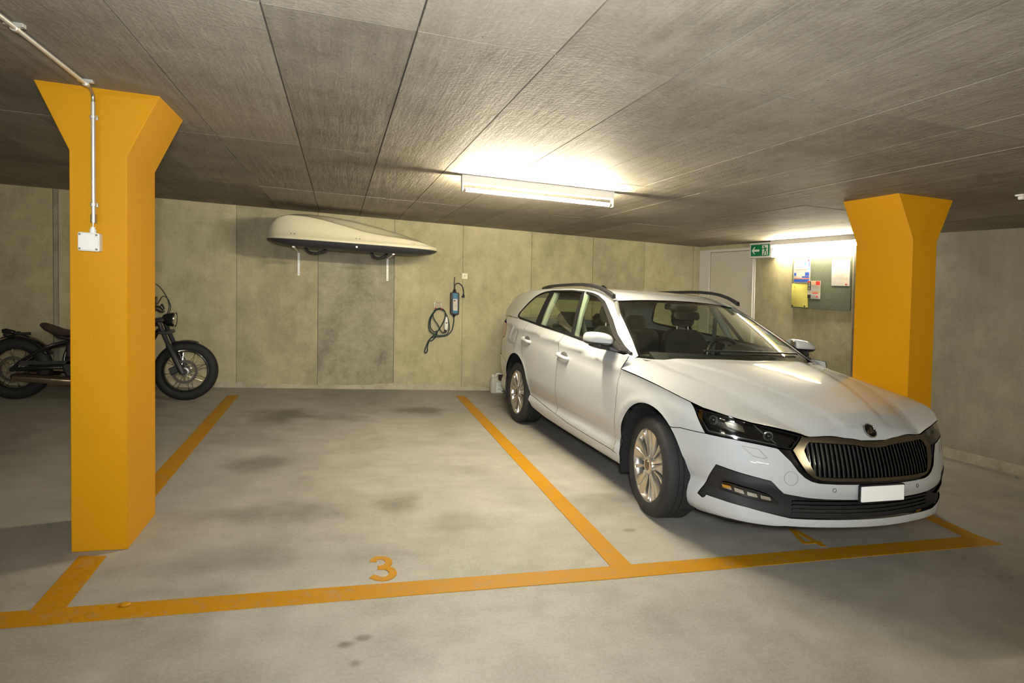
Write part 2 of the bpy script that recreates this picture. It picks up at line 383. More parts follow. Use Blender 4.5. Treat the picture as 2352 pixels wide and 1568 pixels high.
# digit 3: one bold stroke of two bowls
def stroke(pts, ws):
    P = [Vector((p[0],p[1],0)) for p in pts]; L=[];Rr=[]
    for i,p in enumerate(P):
        t = (P[min(i+1,len(P)-1)]-P[max(i-1,0)]).normalized(); n = Vector((-t.y,t.x,0))
        L.append(p+n*ws[i]/2); Rr.append(p-n*ws[i]/2)
    return L, Rr
def stroke_mesh(m, pts, ws, z0=-.001, z1=.003):
    L, Rr = stroke(pts, ws); n = len(L)
    m.loft([[(*L[i].xy,z0),(*L[i].xy,z1),(*Rr[i].xy,z1),(*Rr[i].xy,z0)] for i in range(n)], cap=True)
m = MB()
top = [(-.128+.0,2.862)]+[(-.092+.040*math.cos(a),2.850+.050*math.sin(a)) for a in np.radians(np.linspace(140,-80,14))]+[(-.105,2.797)]
bot = [(-.108,2.797)]+[(-.088+.046*math.cos(a),2.738+.057*math.sin(a)) for a in np.radians(np.linspace(75,-140,14))]+[(-.142,2.715)]
stroke_mesh(m, top, [.034]*len(top)); stroke_mesh(m, bot, [.037]*len(bot), -.001, .0034)
tag(m.build('stall_number','line_paint',None,(-.085,2.79,0)),'yellow numeral three painted on the empty stall floor','number','stall numbers')
m = MB(); stroke_mesh(m,[(2.405,2.93),(2.402,2.675)],[.034,.034]); stroke_mesh(m,[(2.398,2.935),(2.318,2.742)],[.030,.028],-.001,.0034); stroke_mesh(m,[(2.305,2.736),(2.43,2.732)],[.028,.028],-.001,.0037)
tag(m.build('stall_number','line_paint',None,(2.37,2.8,0)),'worn yellow numeral four half hidden under the car nose','number','stall numbers')
m = MB().ball((-1.116,2.623,.006),(.022,.016,.008),10,6)
tag(m.build('pebble','line_paint',None,(-1.116,2.623,0),smooth=True),'small yellow-smeared pebble lying on the yellow front line','stone')
# ------------------------------------------------------------------ fluorescent battens
def batten(cx, cy, ang, label, length=1.22, glow='tube_glow'):
    t = thing('ceiling_lamp', label, 'lamp', (cx,cy,H), 'fluorescent battens under the ceiling', ln=True)
    ca, sa = math.cos(ang), math.sin(ang)
    def P(u,v,z): return (cx+u*ca-v*sa, cy+u*sa+v*ca, z)
    org = (cx,cy,H); L = length/2
    m = MB().prism([(-.028,H),(.028,H),(.028,H-.012),(.025,H-.060),(-.025,H-.060),(-.028,H-.012)], lambda v,z,u: P(u,v,z), -L, L)
    m.build('housing','white_metal', t, org, ln=True, bevel=.003)
    m = MB()
    for s_ in (-1,1):
        mm = MB().prism([(-.024,H-.058),(.024,H-.058),(.021,H-.122),(-.021,H-.122)], lambda v,z,u: P(u,v,z), s_*L-.011*(s_>0)*1, s_*L+.011*(s_<0)*1)
        mm.build('lamp_holder','white_plastic', t, org, ln=True, bevel=.004)
    MB().cyl(P(-L+.012,0,H-.104),P(L-.012,0,H-.104),.0145,16).build('tube',glow, t, org, ln=True, smooth=True)
    for s_ in (-1,1):
        MB().cyl(P(s_*(L-.012),0,H-.104),P(s_*(L-.034),0,H-.104),.0152,16).build('tube_cap','grey_steel', t, org, ln=True, smooth=True)
    return t
batten(1.173,4.257,0,'fluorescent batten on the ceiling in the middle of the picture')
q = DW0+DU*2.12+DN*.075
batten(q.x,q.y,math.atan2(DU.y,DU.x),'fluorescent batten glaring above the notice board',1.24,'tube_glow_dim')
batten(0.2,-4.8,0,'fluorescent batten behind the viewer above the driving lane',1.22,'tube_glow_far')
batten(-4.3,-1.0,0,'fluorescent batten behind the viewer on the motorcycle side',1.22,'tube_glow_old')
batten(-1.6,-6.6,0,'farthest fluorescent batten behind the viewer',1.22,'tube_glow_far')
batten(3.9,-1.8,0,'fluorescent batten behind the viewer towards the right wall',1.22,'tube_glow_old')
# ------------------------------------------------------------------ conduit with junction box
t = thing('conduit','grey conduit on the ceiling and down the left pillar with clips','conduit',(-1.402,3.155,1.57), ln=True); org = (-1.402,3.155,1.57)
MB().tube([(-1.402,3.155,1.585),(-1.402,3.155,2.12)],.0095,14).build('pipe','galv', t, org, ln=True, smooth=True)
MB().tube([(-1.397,3.08,H-.016),(-1.393,2.4,H-.016),(-1.39,1.2,H-.016)],.0095,12).build('pipe','galv', t, org, ln=True, smooth=True)
MB().tube(spline([(-1.402,3.155,2.11),(-1.402,3.152,2.15),(-1.40,3.12,H-.022),(-1.397,3.07,H-.016)],6),.008,12).build('elbow','grey_steel', t, org, ln=True, smooth=True)
MB().tube([(-1.402,3.155,1.560),(-1.402,3.155,1.60)],.0125,14).build('coupling','grey_steel', t, org, ln=True, smooth=True)
for z in (2.05,1.645):
    m = MB(); m.box((-1.418,3.158,z-.010),(-1.386,3.1735,z+.010)); m.tube([(-1.402,3.155,z-.008),(-1.402,3.155,z+.008)],.0135,14); m.build('clip','galv', t, org, ln=True, bevel=.001)
for y in (3.05,2.44,1.6):
    m = MB(); m.box((-1.425,y-.012,H-.012),(-1.365,y+.012,H+.001)); m.tube([(-1.395,y-.009,H-.016),(-1.395,y+.009,H-.016)],.0135,14); m.build('clip','galv', t, org, ln=True, bevel=.001)
t = thing('junction_box','small white square junction box on the left yellow pillar','junction box',(-1.415,3.1726,1.43), ln=True); org = (-1.415,3.1726,1.43)
MB().prism(rbox(-1.416,1.470,.088,.086,.008), lambda u,v,d:(u,d,v), 3.1735,3.135).build('box_body','white_plastic', t, org, ln=True, bevel=.002)
MB().prism(rbox(-1.416,1.470,.080,.078,.010), lambda u,v,d:(u,d,v), 3.136,3.128).build('lid','white_plastic', t, org, ln=True, bevel=.002)
for sx in (-1,1):
    for sz in (-1,1):
        MB().cyl((-1.416+sx*.034,3.129,1.470+sz*.033),(-1.416+sx*.034,3.1255,1.470+sz*.033),.0048,12).build('screw','screw', t, org, ln=True)
m = MB(); m.cyl((-1.404,3.153,1.512),(-1.404,3.153,1.530),.014,16); m.cyl((-1.404,3.153,1.530),(-1.404,3.153,1.540),.010,16)
m.build('cable_gland','white_plastic', t, org, ln=True, smooth=True)
MB().tube([(-1.404,3.153,1.535),(-1.403,3.154,1.565)],.003,8).build('cable','white_plastic', t, org, ln=True)

t = thing('ceiling_clip','small white clip on the ceiling at the right edge above the car','clip',(3.99,2.76,H), ln=True)
MB().box((3.965,2.735,H-.012),(4.015,2.785,H)).build('base','white_plastic',t,(3.99,2.76,H),ln=True,bevel=.003)
MB().tube([(3.99,2.745,H-.022),(3.99,2.775,H-.022)],.012,12).build('ring','white_plastic',t,(3.99,2.76,H),ln=True,smooth=True)
# ------------------------------------------------------------------ emergency exit sign
mat('sign_green', (.0,.20,.075), .45); mat('sign_white', (.80,.82,.74), .4)
so_ = dwp(1.30,H)
t = thing('exit_sign','green emergency exit sign with arrow and running figure under the ceiling','sign',so_, ln=True); org = so_
def sp(u,v,d): return dwp(1.122+u*1.10, 1.985+v*1.10, .072+d)            # u right 0..0.31, v up 0..0.165, d towards the room
MB().prism(rbox(.165,.088,.345,.180,.008), sp, -.071, 0).build('housing','white_plastic', t, org, ln=True, bevel=.004)
MB().prism([(.012,.020),(.305,.020),(.305,.155),(.012,.155)], sp, 0, .004).build('panel','sign_green', t, org, ln=True)
MB().prism([(.030,.085),(.072,.128),(.086,.128),(.062,.097),(.150,.097),(.150,.073),(.062,.073),(.086,.042),(.072,.042)], sp, .003, .007).build('arrow','sign_white', t, org, ln=True)
MB().prism([(.196,.030),(.284,.030),(.284,.146),(.196,.146)], sp, .003, .006).build('doorway','sign_white', t, org, ln=True)
m = MB(); m.prism(circle(.226,.130,.0105,14), sp, .005,.008)
def limb(pts, w):
    for (a,b) in zip(pts[:-1],pts[1:]):
        d = Vector((b[0]-a[0],b[1]-a[1])); n = Vector((-d.y,d.x)).normalized()*w/2
        m.prism([(a[0]+n.x,a[1]+n.y),(b[0]+n.x,b[1]+n.y),(b[0]-n.x,b[1]-n.y),(a[0]-n.x,a[1]-n.y)], sp, .005,.008)
limb([(.236,.118),(.246,.080)],.022); limb([(.232,.115),(.212,.100),(.198,.108)],.009); limb([(.243,.113),(.262,.100),(.272,.112)],.009)
limb([(.242,.082),(.226,.064),(.232,.046),(.212,.036)],.011); limb([(.248,.082),(.266,.070),(.262,.042),(.276,.036)],.011)
m.build('running_figure','sign_green', t, org, ln=True)
# ------------------------------------------------------------------ notice board and its papers
mat('felt', (.10,.115,.075), .85, noise=.12, nscale=60, bump=.2); mat('paper', (.52,.49,.43), .7, noise=.04); mat('paper_yellow', (.62,.55,.13), .7, noise=.06)
mat('ink_blue', (.02,.07,.36), .6); mat('ink_sky', (.10,.35,.65), .6); mat('ink_red', (.55,.03,.025), .55); mat('ink_black', (.02,.018,.016), .6); mat('ink_grey', (.35,.32,.28), .6); mat('ink_tan', (.50,.30,.18), .6)
mat('pin_red', (.55,.02,.03), .3); mat('pin_yellow', (.75,.50,.03), .3); mat('pin_black', (.02,.02,.02), .3); mat('pin_white', (.7,.7,.66), .3)
bo = dwp(2.19,1.67)
t = thing('notice_board','dark green felt notice board on the side wall under the lamp','notice board', bo, ln=True)
dwbox(1.772,2.590,1.369,1.972,.0005,.012).build('board','felt', t, bo, ln=True, bevel=.002)
def pin(u,z,m_,parent,org,d=.014):
    MB().lathe([(.0,d+.014),(.006,d+.013),(.0095,d+.010),(.0095,d+.005),(.005,d+.003),(.004,d-.004)], lambda r,a,h: dwp(u+r*math.cos(a),z+r*math.sin(a),h), 12).build('pin', m_, parent, org, ln=True, smooth=True)
def sheet(name, u0,u1,z0,z1,m_,label,curl=.006,d=.0135):
    org = dwp((u0+u1)/2,(z0+z1)/2)
    t = thing(name,label,'paper',org,'papers pinned to the notice board', ln=True)
    n = 8; vs = []; 
    for dd in (0,.0012):
        for j in range(n+1):
            for i in range(n+1):
                s_ = j/n; vs.append(dwp(u0+(u1-u0)*i/n, z0+(z1-z0)*s_, d+dd+curl*math.sin(math.pi*s_)*(.5+.5*math.sin(4*i/n+1))))
    fs = []; q = (n+1)**2
    for j in range(n):
        for i in range(n):
            a = j*(n+1)+i; fs += [(a,a+n+1,a+n+2,a+1),(q+a,q+a+1,q+a+n+2,q+a+n+1)]
    for i in range(n):
        a = i; b_ = n*(n+1)+i; fs += [(a,a+1,q+a+1,q+a),(b_+1,b_,q+b_,q+b_+1)]
        a = i*(n+1); b_ = a+n; fs += [(a+n+1,a,q+a,q+a+n+1),(b_,b_+n+1,q+b_+n+1,q+b_)]
    MB().add(vs,fs).build('sheet',m_,t,org,ln=True,smooth=True)
    return t, org
def blk(t, org, u0,u1,z0,z1,m_,name='print',d=.0135+.0075,sk=0):
    MB().add([dwp(u0,z0,d),dwp(u1,z0+sk,d),dwp(u1,z1+sk,d),dwp(u0,z1,d),dwp(u0,z0,d+.0006),dwp(u1,z0+sk,d+.0006),dwp(u1,z1+sk,d+.0006),dwp(u0,z1,d+.0006)],[(3,2,1,0),(4,5,6,7),(0,1,5,4),(1,2,6,5),(2,3,7,6),(3,0,4,7)]).build(name,m_,t,org,ln=True)
t, org = sheet('poster',1.802,2.046,1.665,1.945,'paper','white and blue printed poster at the top left of the notice board')
for k,(z0,z1,u0,u1,m_) in enumerate([(1.680,1.712,1.812,2.036,'ink_blue'),(1.718,1.724,1.812,2.036,'ink_red'),(1.730,1.748,1.93,2.036,'ink_blue'),(1.755,1.790,1.812,1.845,'ink_blue'),(1.755,1.795,1.975,2.036,'ink_blue'),(1.735,1.742,1.812,1.90,'ink_grey'),
    (1.805,1.809,1.815,1.96,'ink_grey'),(1.822,1.826,1.815,2.0,'ink_red'),(1.838,1.842,1.815,1.98,'ink_grey'),(1.855,1.859,1.815,2.0,'ink_blue'),(1.872,1.876,1.815,1.97,'ink_grey'),(1.892,1.896,1.815,1.93,'ink_red'),(1.912,1.916,1.815,1.92,'ink_grey'),(1.880,1.935,1.955,1.985,'ink_sky'),(1.86,1.93,2.026,2.036,'ink_blue'),(1.82,1.845,2.015,2.036,'ink_sky')]):
    blk(t,org,u0,u1,z0,z1,m_,'printed_block')
pin(1.822,1.928,'pin_yellow',t,org,.021); pin(2.028,1.935,'pin_red',t,org,.021)
t, org = sheet('yellow_notice',1.783,2.024,1.380,1.662,'paper_yellow','yellow paper notice pinned below the blue poster',.009,.016)
pin(1.835,1.625,'pin_yellow',t,org,.024); pin(1.800,1.392,'pin_black',t,org,.018); pin(1.985,1.393,'pin_black',t,org,.018)
t, org = sheet('flyer',2.018,2.196,1.484,1.694,'paper','small red, black and white flyer in the middle of the board',.004,.0135)
blk(t,org,2.020,2.066,1.585,1.690,'ink_black','printed_block'); blk(t,org,2.020,2.066,1.487,1.532,'ink_black','printed_block')
blk(t,org,2.020,2.05,1.672,1.690,'ink_red','printed_block',.0218); blk(t,org,2.135,2.194,1.645,1.690,'ink_red','printed_block'); blk(t,org,2.07,2.135,1.650,1.688,'ink_tan','printed_block')
blk(t,org,2.08,2.185,1.548,1.572,'ink_tan','printed_block'); blk(t,org,2.09,2.165,1.545,1.556,'ink_red','printed_block',.0218)
for z in (1.60,1.612,1.624): blk(t,org,2.08,2.18,z,z+.004,'ink_grey','printed_line')
def glyph(t, org, txt, u, z, size, d):
    # rotated block letters read from below upwards
    seg = {'S':[(0,0,1,.2),(0,.4,1,.6),(0,.8,1,1),(.75,.2,1,.4),(0,.6,.25,.8)],'A':[(0,0,.25,1),(.75,0,1,1),(.25,.8,.75,1),(.25,.4,.75,.55)],'N':[(0,0,.25,1),(.75,0,1,1),(.25,.55,.5,.8),(.5,.3,.75,.55)]}
    for k,c in enumerate(txt):
        for (x0,y0,x1,y1) in seg[c]:
            # letter x axis -> +z, letter y axis -> -u
            blk(t,org,u-y1*size,u-y0*size,z+k*size*1.15+x0*size*.9,z+k*size*1.15+x1*size*.9,'paper','letter',d)
glyph(t,org,'N',2.054,1.594,.024,.0222); glyph(t,org,'SA',2.054,1.628,.022,.0222)
pin(2.03,1.682,'pin_red',t,org,.018); pin(2.158,1.512,'pin_red',t,org,.018)
t, org = sheet('white_notice',2.343,2.575,1.640,1.935,'paper','laminated white notice at the right of the notice board',.004,.0135)
for k,(z,u0,u1) in enumerate([(1.86,2.41,2.44),(1.84,2.41,2.445),(1.815,2.41,2.435),(1.765,2.46,2.52),(1.75,2.40,2.50),(1.71,2.52,2.55)]): blk(t,org,u0,u1,z,z+.005,'ink_tan','printed_line')
blk(t,org,2.50,2.555,1.908,1.920,'ink_tan','printed_block'); pin(2.365,1.922,'pin_white',t,org,.018); pin(2.54,1.657,'pin_red',t,org,.018)
# ------------------------------------------------------------------ roof box on two brackets
mat('box_cream', (.62,.565,.40), .28, coat=.4, noise=.03, nscale=8); mat('box_grey', (.030,.030,.036), .5)
ZS = 1.795; BY = 7.14; HWD = .37
def interp(xs, ys): return lambda x: float(np.interp(x, xs, ys))
hw = lambda s: HWD*max(0.0,1-abs(s)**4.2)**(1/2.6)            # half width in plan, s in -1..1
def bx(s): return -.12+.955*s
_top = [(-1,1.80),(-.97,1.90),(-.93,1.965),(-.86,2.03),(-.75,2.068),(-.55,2.086),(-.3,2.085),(0,2.058),(.3,2.006),(.55,1.950),(.75,1.898),(.88,1.855),(.95,1.825),(1,1.797)]
_shl = [(-1,1.80),(-.97,1.885),(-.93,1.95),(-.86,2.015),(-.75,2.045),(-.55,2.040),(-.35,2.015),(-.1,1.965),(.1,1.925),(.3,1.902),(.55,1.885),(.75,1.865),(.88,1.838),(.95,1.816),(1,1.796)]
ztop = interp(*zip(*_top)); zsh = interp(*zip(*_shl))
ss = [math.sin(math.pi/2*k/30) for k in range(-30,31)]
def rings(up):
    out = []
    for s in ss:
        w = max(hw(s),.004); x = bx(s); r = []
        if up:
            a, b_ = zsh(s), ztop(s)
            prof = [(-1,ZS-.012),(-1,ZS+.0),(-.992,ZS+.022),(-.972,ZS+.026),(-.955,ZS+.35*(a-ZS)+.008),(-.935,ZS+.7*(a-ZS)),(-.915,a-.010),(-.895,a-.002),(-.80,a+.004+.04*(b_-a)),(-.74,a+.16*(b_-a)),(-.62,a+.56*(b_-a)),(-.42,a+.88*(b_-a)),(-.2,a+.98*(b_-a)),(0,b_)]
        else:
            dz = .085*(max(0,1-abs(s)**5))**.5
            prof = [(-.985,ZS-.008),(-.965,ZS-.02),(-.93,ZS-.045*dz/.085),(-.82,ZS-.075*dz/.085-.004),(-.6,ZS-dz),(-.3,ZS-dz-.004),(0,ZS-dz)]
        prof = prof+[(-y,z) for y,z in prof[-2::-1]]
        out.append([(x,BY+y*w,z) for y,z in prof])
    return out
t = thing('roof_box','cream car roof box with dark base resting on two wall brackets','roof box',(-.12,BY,1.70), ln=True); org = (-.12,BY,1.70)
m = MB().loft(rings(True), closed=False); lid = m.build('lid','box_cream', t, org, ln=True, smooth=True, angle=60)
so = lid.modifiers.new('thickness','SOLIDIFY'); so.thickness = .004
MB().loft(rings(False), closed=False).build('base_shell','box_grey', t, org, ln=True, smooth=True)
def front_y(x, fr): 
    s = (x+.12)/.955; return BY-hw(s)*fr-.001
for xx in (-.80,-.762,-.115,-.078,.505,.535):
    z = ZS+.045; s = (xx+.12)/.955
    MB().cyl((xx,front_y(xx,.975)+.006,z),(xx,front_y(xx,.975)-.002,z),.006,12).build('rivet','pin_black', t, org, ln=True)
MB().cyl((-.11,front_y(-.11,.93)-.0,ZS-.045),(-.11,front_y(-.11,.93)-.018,ZS-.048),.011,14).build('lock','galv', t, org, ln=True)
for (x0,x1,dp) in ((-.66,-.44,.055),(.06,.24,.060)):
    m = MB().tube(spline([(x0,7.02,1.71),(x0+.03,7.0,1.71-dp*.8),((x0+x1)/2,6.98,1.71-dp),(x1-.02,7.0,1.71-dp*.45),(x1,7.02,1.71)],6),.020,8,flat=.6); m.build('strap','black_rubber', t, org, ln=True, smooth=True)
for k,xx in enumerate((-.777,.300)):
    t = thing('shelf_bracket',('white slotted shelf bracket under the left end of the roof box','white slotted shelf bracket under the right end of the roof box')[k],'bracket',(xx,YW,1.40),'shelf brackets holding the roof box', ln=True); org = (xx,YW,1.40)
    MB().box((xx-.014,YW-.010,1.397),(xx+.014,YW+.002,1.715)).build('upright','white_metal', t, org, ln=True, bevel=.002)
    MB().add([(xx-.013,YW-.008,1.71),(xx+.013,YW-.008,1.71),(xx+.013,6.86,1.708),(xx-.013,6.86,1.708),(xx-.013,YW-.008,1.675),(xx+.013,YW-.008,1.675),(xx+.013,6.86,1.695),(xx-.013,6.86,1.695)],[(0,1,2,3),(7,6,5,4),(0,4,5,1),(1,5,6,2),(2,6,7,3),(3,7,4,0)]).build('arm','white_metal', t, org, ln=True)
    for z in (1.42,1.56,1.66): MB().cyl((xx,YW-.009,z),(xx,YW-.013,z),.005,10).build('screw','screw', t, org, ln=True)
# ------------------------------------------------------------------ charging cable, hook, socket, bottle
mat('label_blue', (.01,.13,.25), .4); mat('cable_green', (.012,.03,.026), .5)
t = thing('charging_unit','black charging unit with blue and white label hanging on the wall','charger',(1.176,YW,1.15), ln=True); org = (1.176,YW,1.15)
def wp(u,v,d): return (u,YW-d,v)
MB().prism(rbox(1.176,1.153,.116,.295,.022), wp, .004,.060).build('case','black_plastic', t, org, ln=True, bevel=.006)
MB().prism(rbox(1.180,1.158,.062,.262,.004), wp, .060,.0625).build('label','label_blue', t, org, ln=True)
MB().prism(rbox(1.180,1.137,.060,.155,.002), wp, .0625,.064).build('white_field','paper', t, org, ln=True)
MB().prism(circle(1.170,1.192,.010,16), wp, .064,.0655).build('symbol','ink_black', t, org, ln=True)
for k,(dx,z,w_,m_) in enumerate([(.012,1.192,.014,'ink_grey'),(0,1.165,.018,'ink_tan'),(.002,1.142,.034,'ink_grey'),(.002,1.128,.036,'ink_grey'),(.0,1.112,.03,'ink_grey')]):
    MB().prism(rbox(1.180+dx,z,w_,.006,.001), wp, .064,.065).build('printed_line',m_, t, org, ln=True)
m = MB(); m.tube([wp(1.176,1.300,.03),wp(1.176,1.345,.03)],[.028,.014],14); m.build('boot','black_plastic', t, org, ln=True, smooth=True)
m = MB(); m.tube([wp(1.170,1.005,.03),wp(1.170,.975,.03)],[.024,.012],14); m.build('boot','black_plastic', t, org, ln=True, smooth=True)
MB().tube(spline([wp(1.172,1.34,.03),wp(1.172,1.42,.025),wp(1.178,1.505,.004)],6),.0055,8).build('hanging_cord','black_rubber', t, org, ln=True, smooth=True)
MB().tube(spline([wp(1.178,1.34,.03),wp(1.182,1.40,.028),wp(1.22,1.425,.026),wp(1.268,1.40,.026),wp(1.296,1.34,.026),wp(1.298,1.275,.026)],7),.0062,8).build('mains_cable','black_rubber', t, org, ln=True, smooth=True)
m = MB(); m.tube([wp(1.298,1.285,.026),wp(1.296,1.262,.026),wp(1.288,1.238,.026)],[.008,.018,.022],12); pl = m.build('plug','black_plastic', t, org, ln=True, smooth=True)
for dx in (-.008,.008): MB().cyl(wp(1.287+dx,1.238,.026),wp(1.285+dx,1.222,.026),.0025,8).build('plug_pin','galv', pl, org, ln=True)
cp = [(1.170,.98,.03),(1.168,.90,.03),(1.145,.80,.03),(1.09,.735,.03),(1.0,.712,.03),(.90,.70,.028),(.845,.66,.028),(.815,.60,.03),(.792,.53,.03),(.788,.497,.03),(.806,.490,.03),(.824,.52,.032),(.822,.56,.034),(.835,.62,.036),(.865,.685,.038),(.94,.76,.04),(1.0,.85,.042),(1.045,.95,.045),(1.05,1.03,.05),(1.01,1.075,.06),(.96,1.078,.062),(.91,1.05,.05),(.89,.98,.045),(.915,.92,.045),(.955,.865,.045),(.985,.80,.045),(1.02,.765,.045),(1.065,.77,.045)]
MB().tube(spline([wp(*p) for p in cp],6),.0075,8).build('charging_cable','cable_green', t, org, ln=True, smooth=True)
cl = [(1.0,1.072,.055),(.94,1.065,.05),(.88,1.0,.04),(.845,.92,.04),(.838,.83,.04),(.86,.77,.04),(.92,.735,.04),(1.0,.725,.042),(1.075,.745,.042),(1.105,.80,.042),(1.105,.88,.042),(1.08,.97,.042),(1.04,1.045,.05),(1.0,1.072,.055)]
MB().tube(spline([wp(*p) for p in cl],6),.0072,8).build('charging_cable','cable_green', t, org, ln=True, smooth=True)
cl = [(.93,1.06,.058),(.88,.985,.05),(.855,.90,.05),(.86,.82,.05),(.905,.77,.05),(.945,.78,.05),(.93,.71,.045),(.88,.655,.04),(.845,.655,.036)]
MB().tube(spline([wp(*p) for p in cl],6),.0070,8).build('charging_cable','cable_green', t, org, ln=True, smooth=True)
m = MB().loft([[wp(1.062+.001*k+math.cos(a)*r*.026,.80+.034*k,.05+math.sin(a)*r*.024) for a in np.linspace(0,2*math.pi,13)[:-1]] for k,r in enumerate((.55,.95,1,.95,.75,.4))], cap=True)
pg = m.build('car_plug','white_plastic', t, org, ln=True, smooth=True)
MB().cyl(wp(1.062,.80,.05),wp(1.050,.775,.05),.017,12).build('plug_collar','black_plastic', pg, org, ln=True, smooth=True)
MB().prism(circle(1.066,.895,.010,12), wp, .070,.0755).build('button','ink_black', pg, org, ln=True)
t = thing('wall_hook','chromed double wire hook carrying the coiled charging cable','hook',(.957,YW,1.15), ln=True); org = (.957,YW,1.15)
MB().tube([wp(.918,1.075,.075),wp(.918,1.070,.02),wp(.915,1.09,.006),wp(.913,1.145,.006),wp(.925,1.152,.006),wp(.995,1.152,.006),wp(1.003,1.145,.006),wp(1.003,1.09,.006),wp(1.0,1.070,.02),wp(1.0,1.075,.075)],.004,8).build('wire','galv', t, org, ln=True, smooth=True)
for x_ in (.918,1.0): MB().ball(wp(x_,1.078,.078),.0095,10,8).build('tip','pin_red', t, org, ln=True, smooth=True)
t = thing('wall_socket','small square cream wall socket above the charging unit','socket',(1.313,YW,1.49), ln=True); org = (1.313,YW,1.49)
MB().prism(rbox(1.313,1.524,.076,.076,.006), wp, -.001,.012).build('plate','cream_plastic', t, org, ln=True, bevel=.002)
MB().prism(circle(1.313,1.526,.010,12,.007), wp, .012,.0135).build('socket_face','ink_tan', t, org, ln=True)
m_, nt, b = nodes_of('clear_plastic'); b.inputs['Base Color'].default_value = (.70,.69,.57,1); b.inputs['Transmission Weight'].default_value = .2; b.inputs['Roughness'].default_value = .25; b.inputs['IOR'].default_value = 1.3
nz = nt.nodes.new('ShaderNodeTexNoise'); nz.inputs['Scale'].default_value = 14; bp = nt.nodes.new('ShaderNodeBump'); bp.inputs['Strength'].default_value = .2; nt.links.new(nz.outputs[0],bp.inputs['Height']); nt.links.new(bp.outputs[0],b.inputs['Normal'])
cx, cy = 1.735, 7.60
t = thing('plastic_canister','translucent plastic canister with white label against the wall beside the car','canister',(cx,cy,0)); org = (cx,cy,0)
def rr(w,d,z): return [(cx+u,cy+v,z) for u,v in rbox(0,0,w,d,.025,4)]
MB().loft([rr(.17,.11,0),rr(.178,.118,.01),rr(.178,.118,.17),rr(.165,.105,.195),rr(.10,.07,.212)], cap=True).build('body','clear_plastic', t, org, smooth=True, angle=60)
MB().cyl((cx-.055,cy,.205),(cx-.055,cy,.238),.021,18).build('cap','white_plastic', t, org, smooth=True)
MB().tube(spline([(cx-.02,cy,.20),(cx-.01,cy,.245),(cx+.03,cy,.25),(cx+.06,cy,.235),(cx+.065,cy,.19)],6),.011,8).build('handle','white_plastic', t, org, smooth=True)
MB().prism([(-.005,.012),(.088,.012),(.088,.118),(.072,.140),(-.005,.140)], lambda u,v,d:(cx+u-.014,cy-d,v), .059,.061).build('label','sign_white', t, org)
for k,z in enumerate((.122,.108,.094,.066,.054,.042)): MB().box((cx,cy-.0618,z),(cx+.02+.02*((k*7)%3),cy-.0608,z+.005)).build('printed_line','ink_grey', t, org)
MB().box((cx+.058,cy-.0618,.02),(cx+.076,cy-.0608,.036)).build('printed_block','ink_black', t, org)
# ================================================================== the white estate car
# ---------------------------------------------------------------- car surfaces (a forward, b left, z up; w = |b|)
def crom(xs, ys, x):
    return np.interp(x, xs, ys)
def smooth_tab(xs, ys):
    """C1 monotone-ish cubic (finite-difference tangents)"""
    xs = np.asarray(xs, float); ys = np.asarray(ys, float)
    h = np.diff(xs); dl = np.diff(ys) / h
    m = np.empty_like(ys); m[0] = dl[0]; m[-1] = dl[-1]
    m[1:-1] = (dl[:-1] * h[1:] + dl[1:] * h[:-1]) / (h[1:] + h[:-1])
    def f(x):
        x = np.clip(np.asarray(x, float), xs[0], xs[-1])
        i = np.clip(np.searchsorted(xs, x) - 1, 0, len(xs) - 2)
        t = (x - xs[i]) / h[i]
        return ((2*t**3-3*t**2+1)*ys[i] + (t**3-2*t**2+t)*h[i]*m[i] + (-2*t**3+3*t**2)*ys[i+1] + (t**3-t**2)*h[i]*m[i+1])
    return f
PLAN = [(.916,0),(.889,.2955),(.848,.48),(.79,.625),(.70,.757),(.58,.842),(.40,.893),(.15,.911),(-.4,.914),(-1.3,.914),(-2.2,.914),
        (-2.75,.909),(-3.1,.885),(-3.38,.835),(-3.55,.765),(-3.65,.66),(-3.72,.50),(-3.755,.28),(-3.765,0)]
def _plan():
    P = np.array(PLAN); k = np.concatenate([[0], np.cumsum(np.hypot(*np.diff(P, axis=0).T))])
    ext = np.concatenate([-k[:0:-1], k, 2*k[-1]-k[-2::-1]])
    A = np.concatenate([P[:0:-1,0], P[:,0], P[-2::-1,0]]); Bw = np.concatenate([-P[:0:-1,1], P[:,1], -P[-2::-1,1]])
    fa = smooth_tab(ext, A); fb = smooth_tab(ext, Bw)
    s = np.linspace(0, k[-1], 900); a = fa(s); w = fb(s)
    L = np.concatenate([[0], np.cumsum(np.hypot(np.diff(a), np.diff(w)))])
    return L, a, w
PL, PA, PW = _plan(); TMAX = PL[-1]
def plan(t):
    a = np.interp(t, PL, PA); w = np.interp(t, PL, PW)
    e = .012
    da = np.interp(np.clip(t+e,0,TMAX), PL, PA)-np.interp(np.clip(t-e,0,TMAX), PL, PA)
    dw = np.interp(np.clip(t+e,0,TMAX), PL, PW)-np.interp(np.clip(t-e,0,TMAX), PL, PW)
    n = np.hypot(da, dw)+1e-12
    return a, w, dw/n, -da/n          # outward normal (na, nw)
A0 = smooth_tab([.15,.20,.215,.23,.27,.33,.374,.42,.46,.52,.58,.64,.67,.72,.78,.9,1.1],
                [.80,.86,.90,.906,.902,.897,.905,.914,.906,.896,.876,.853,.839,.81,.77,.70,.6])
ZC = smooth_tab([-3.9,-3.2,-2.5,-.36,-.045,.198,.345,.5,.7,.95],[1.0,1.0,.985,.873,.853,.829,.809,.781,.74,.69])   # character line / bonnet edge
ZB = smooth_tab([-3.9,-2.65,-2.02,-1.55,-.918,-.36,0],[1.075,1.071,1.042,1.024,.987,.966,.955])                                  # belt line
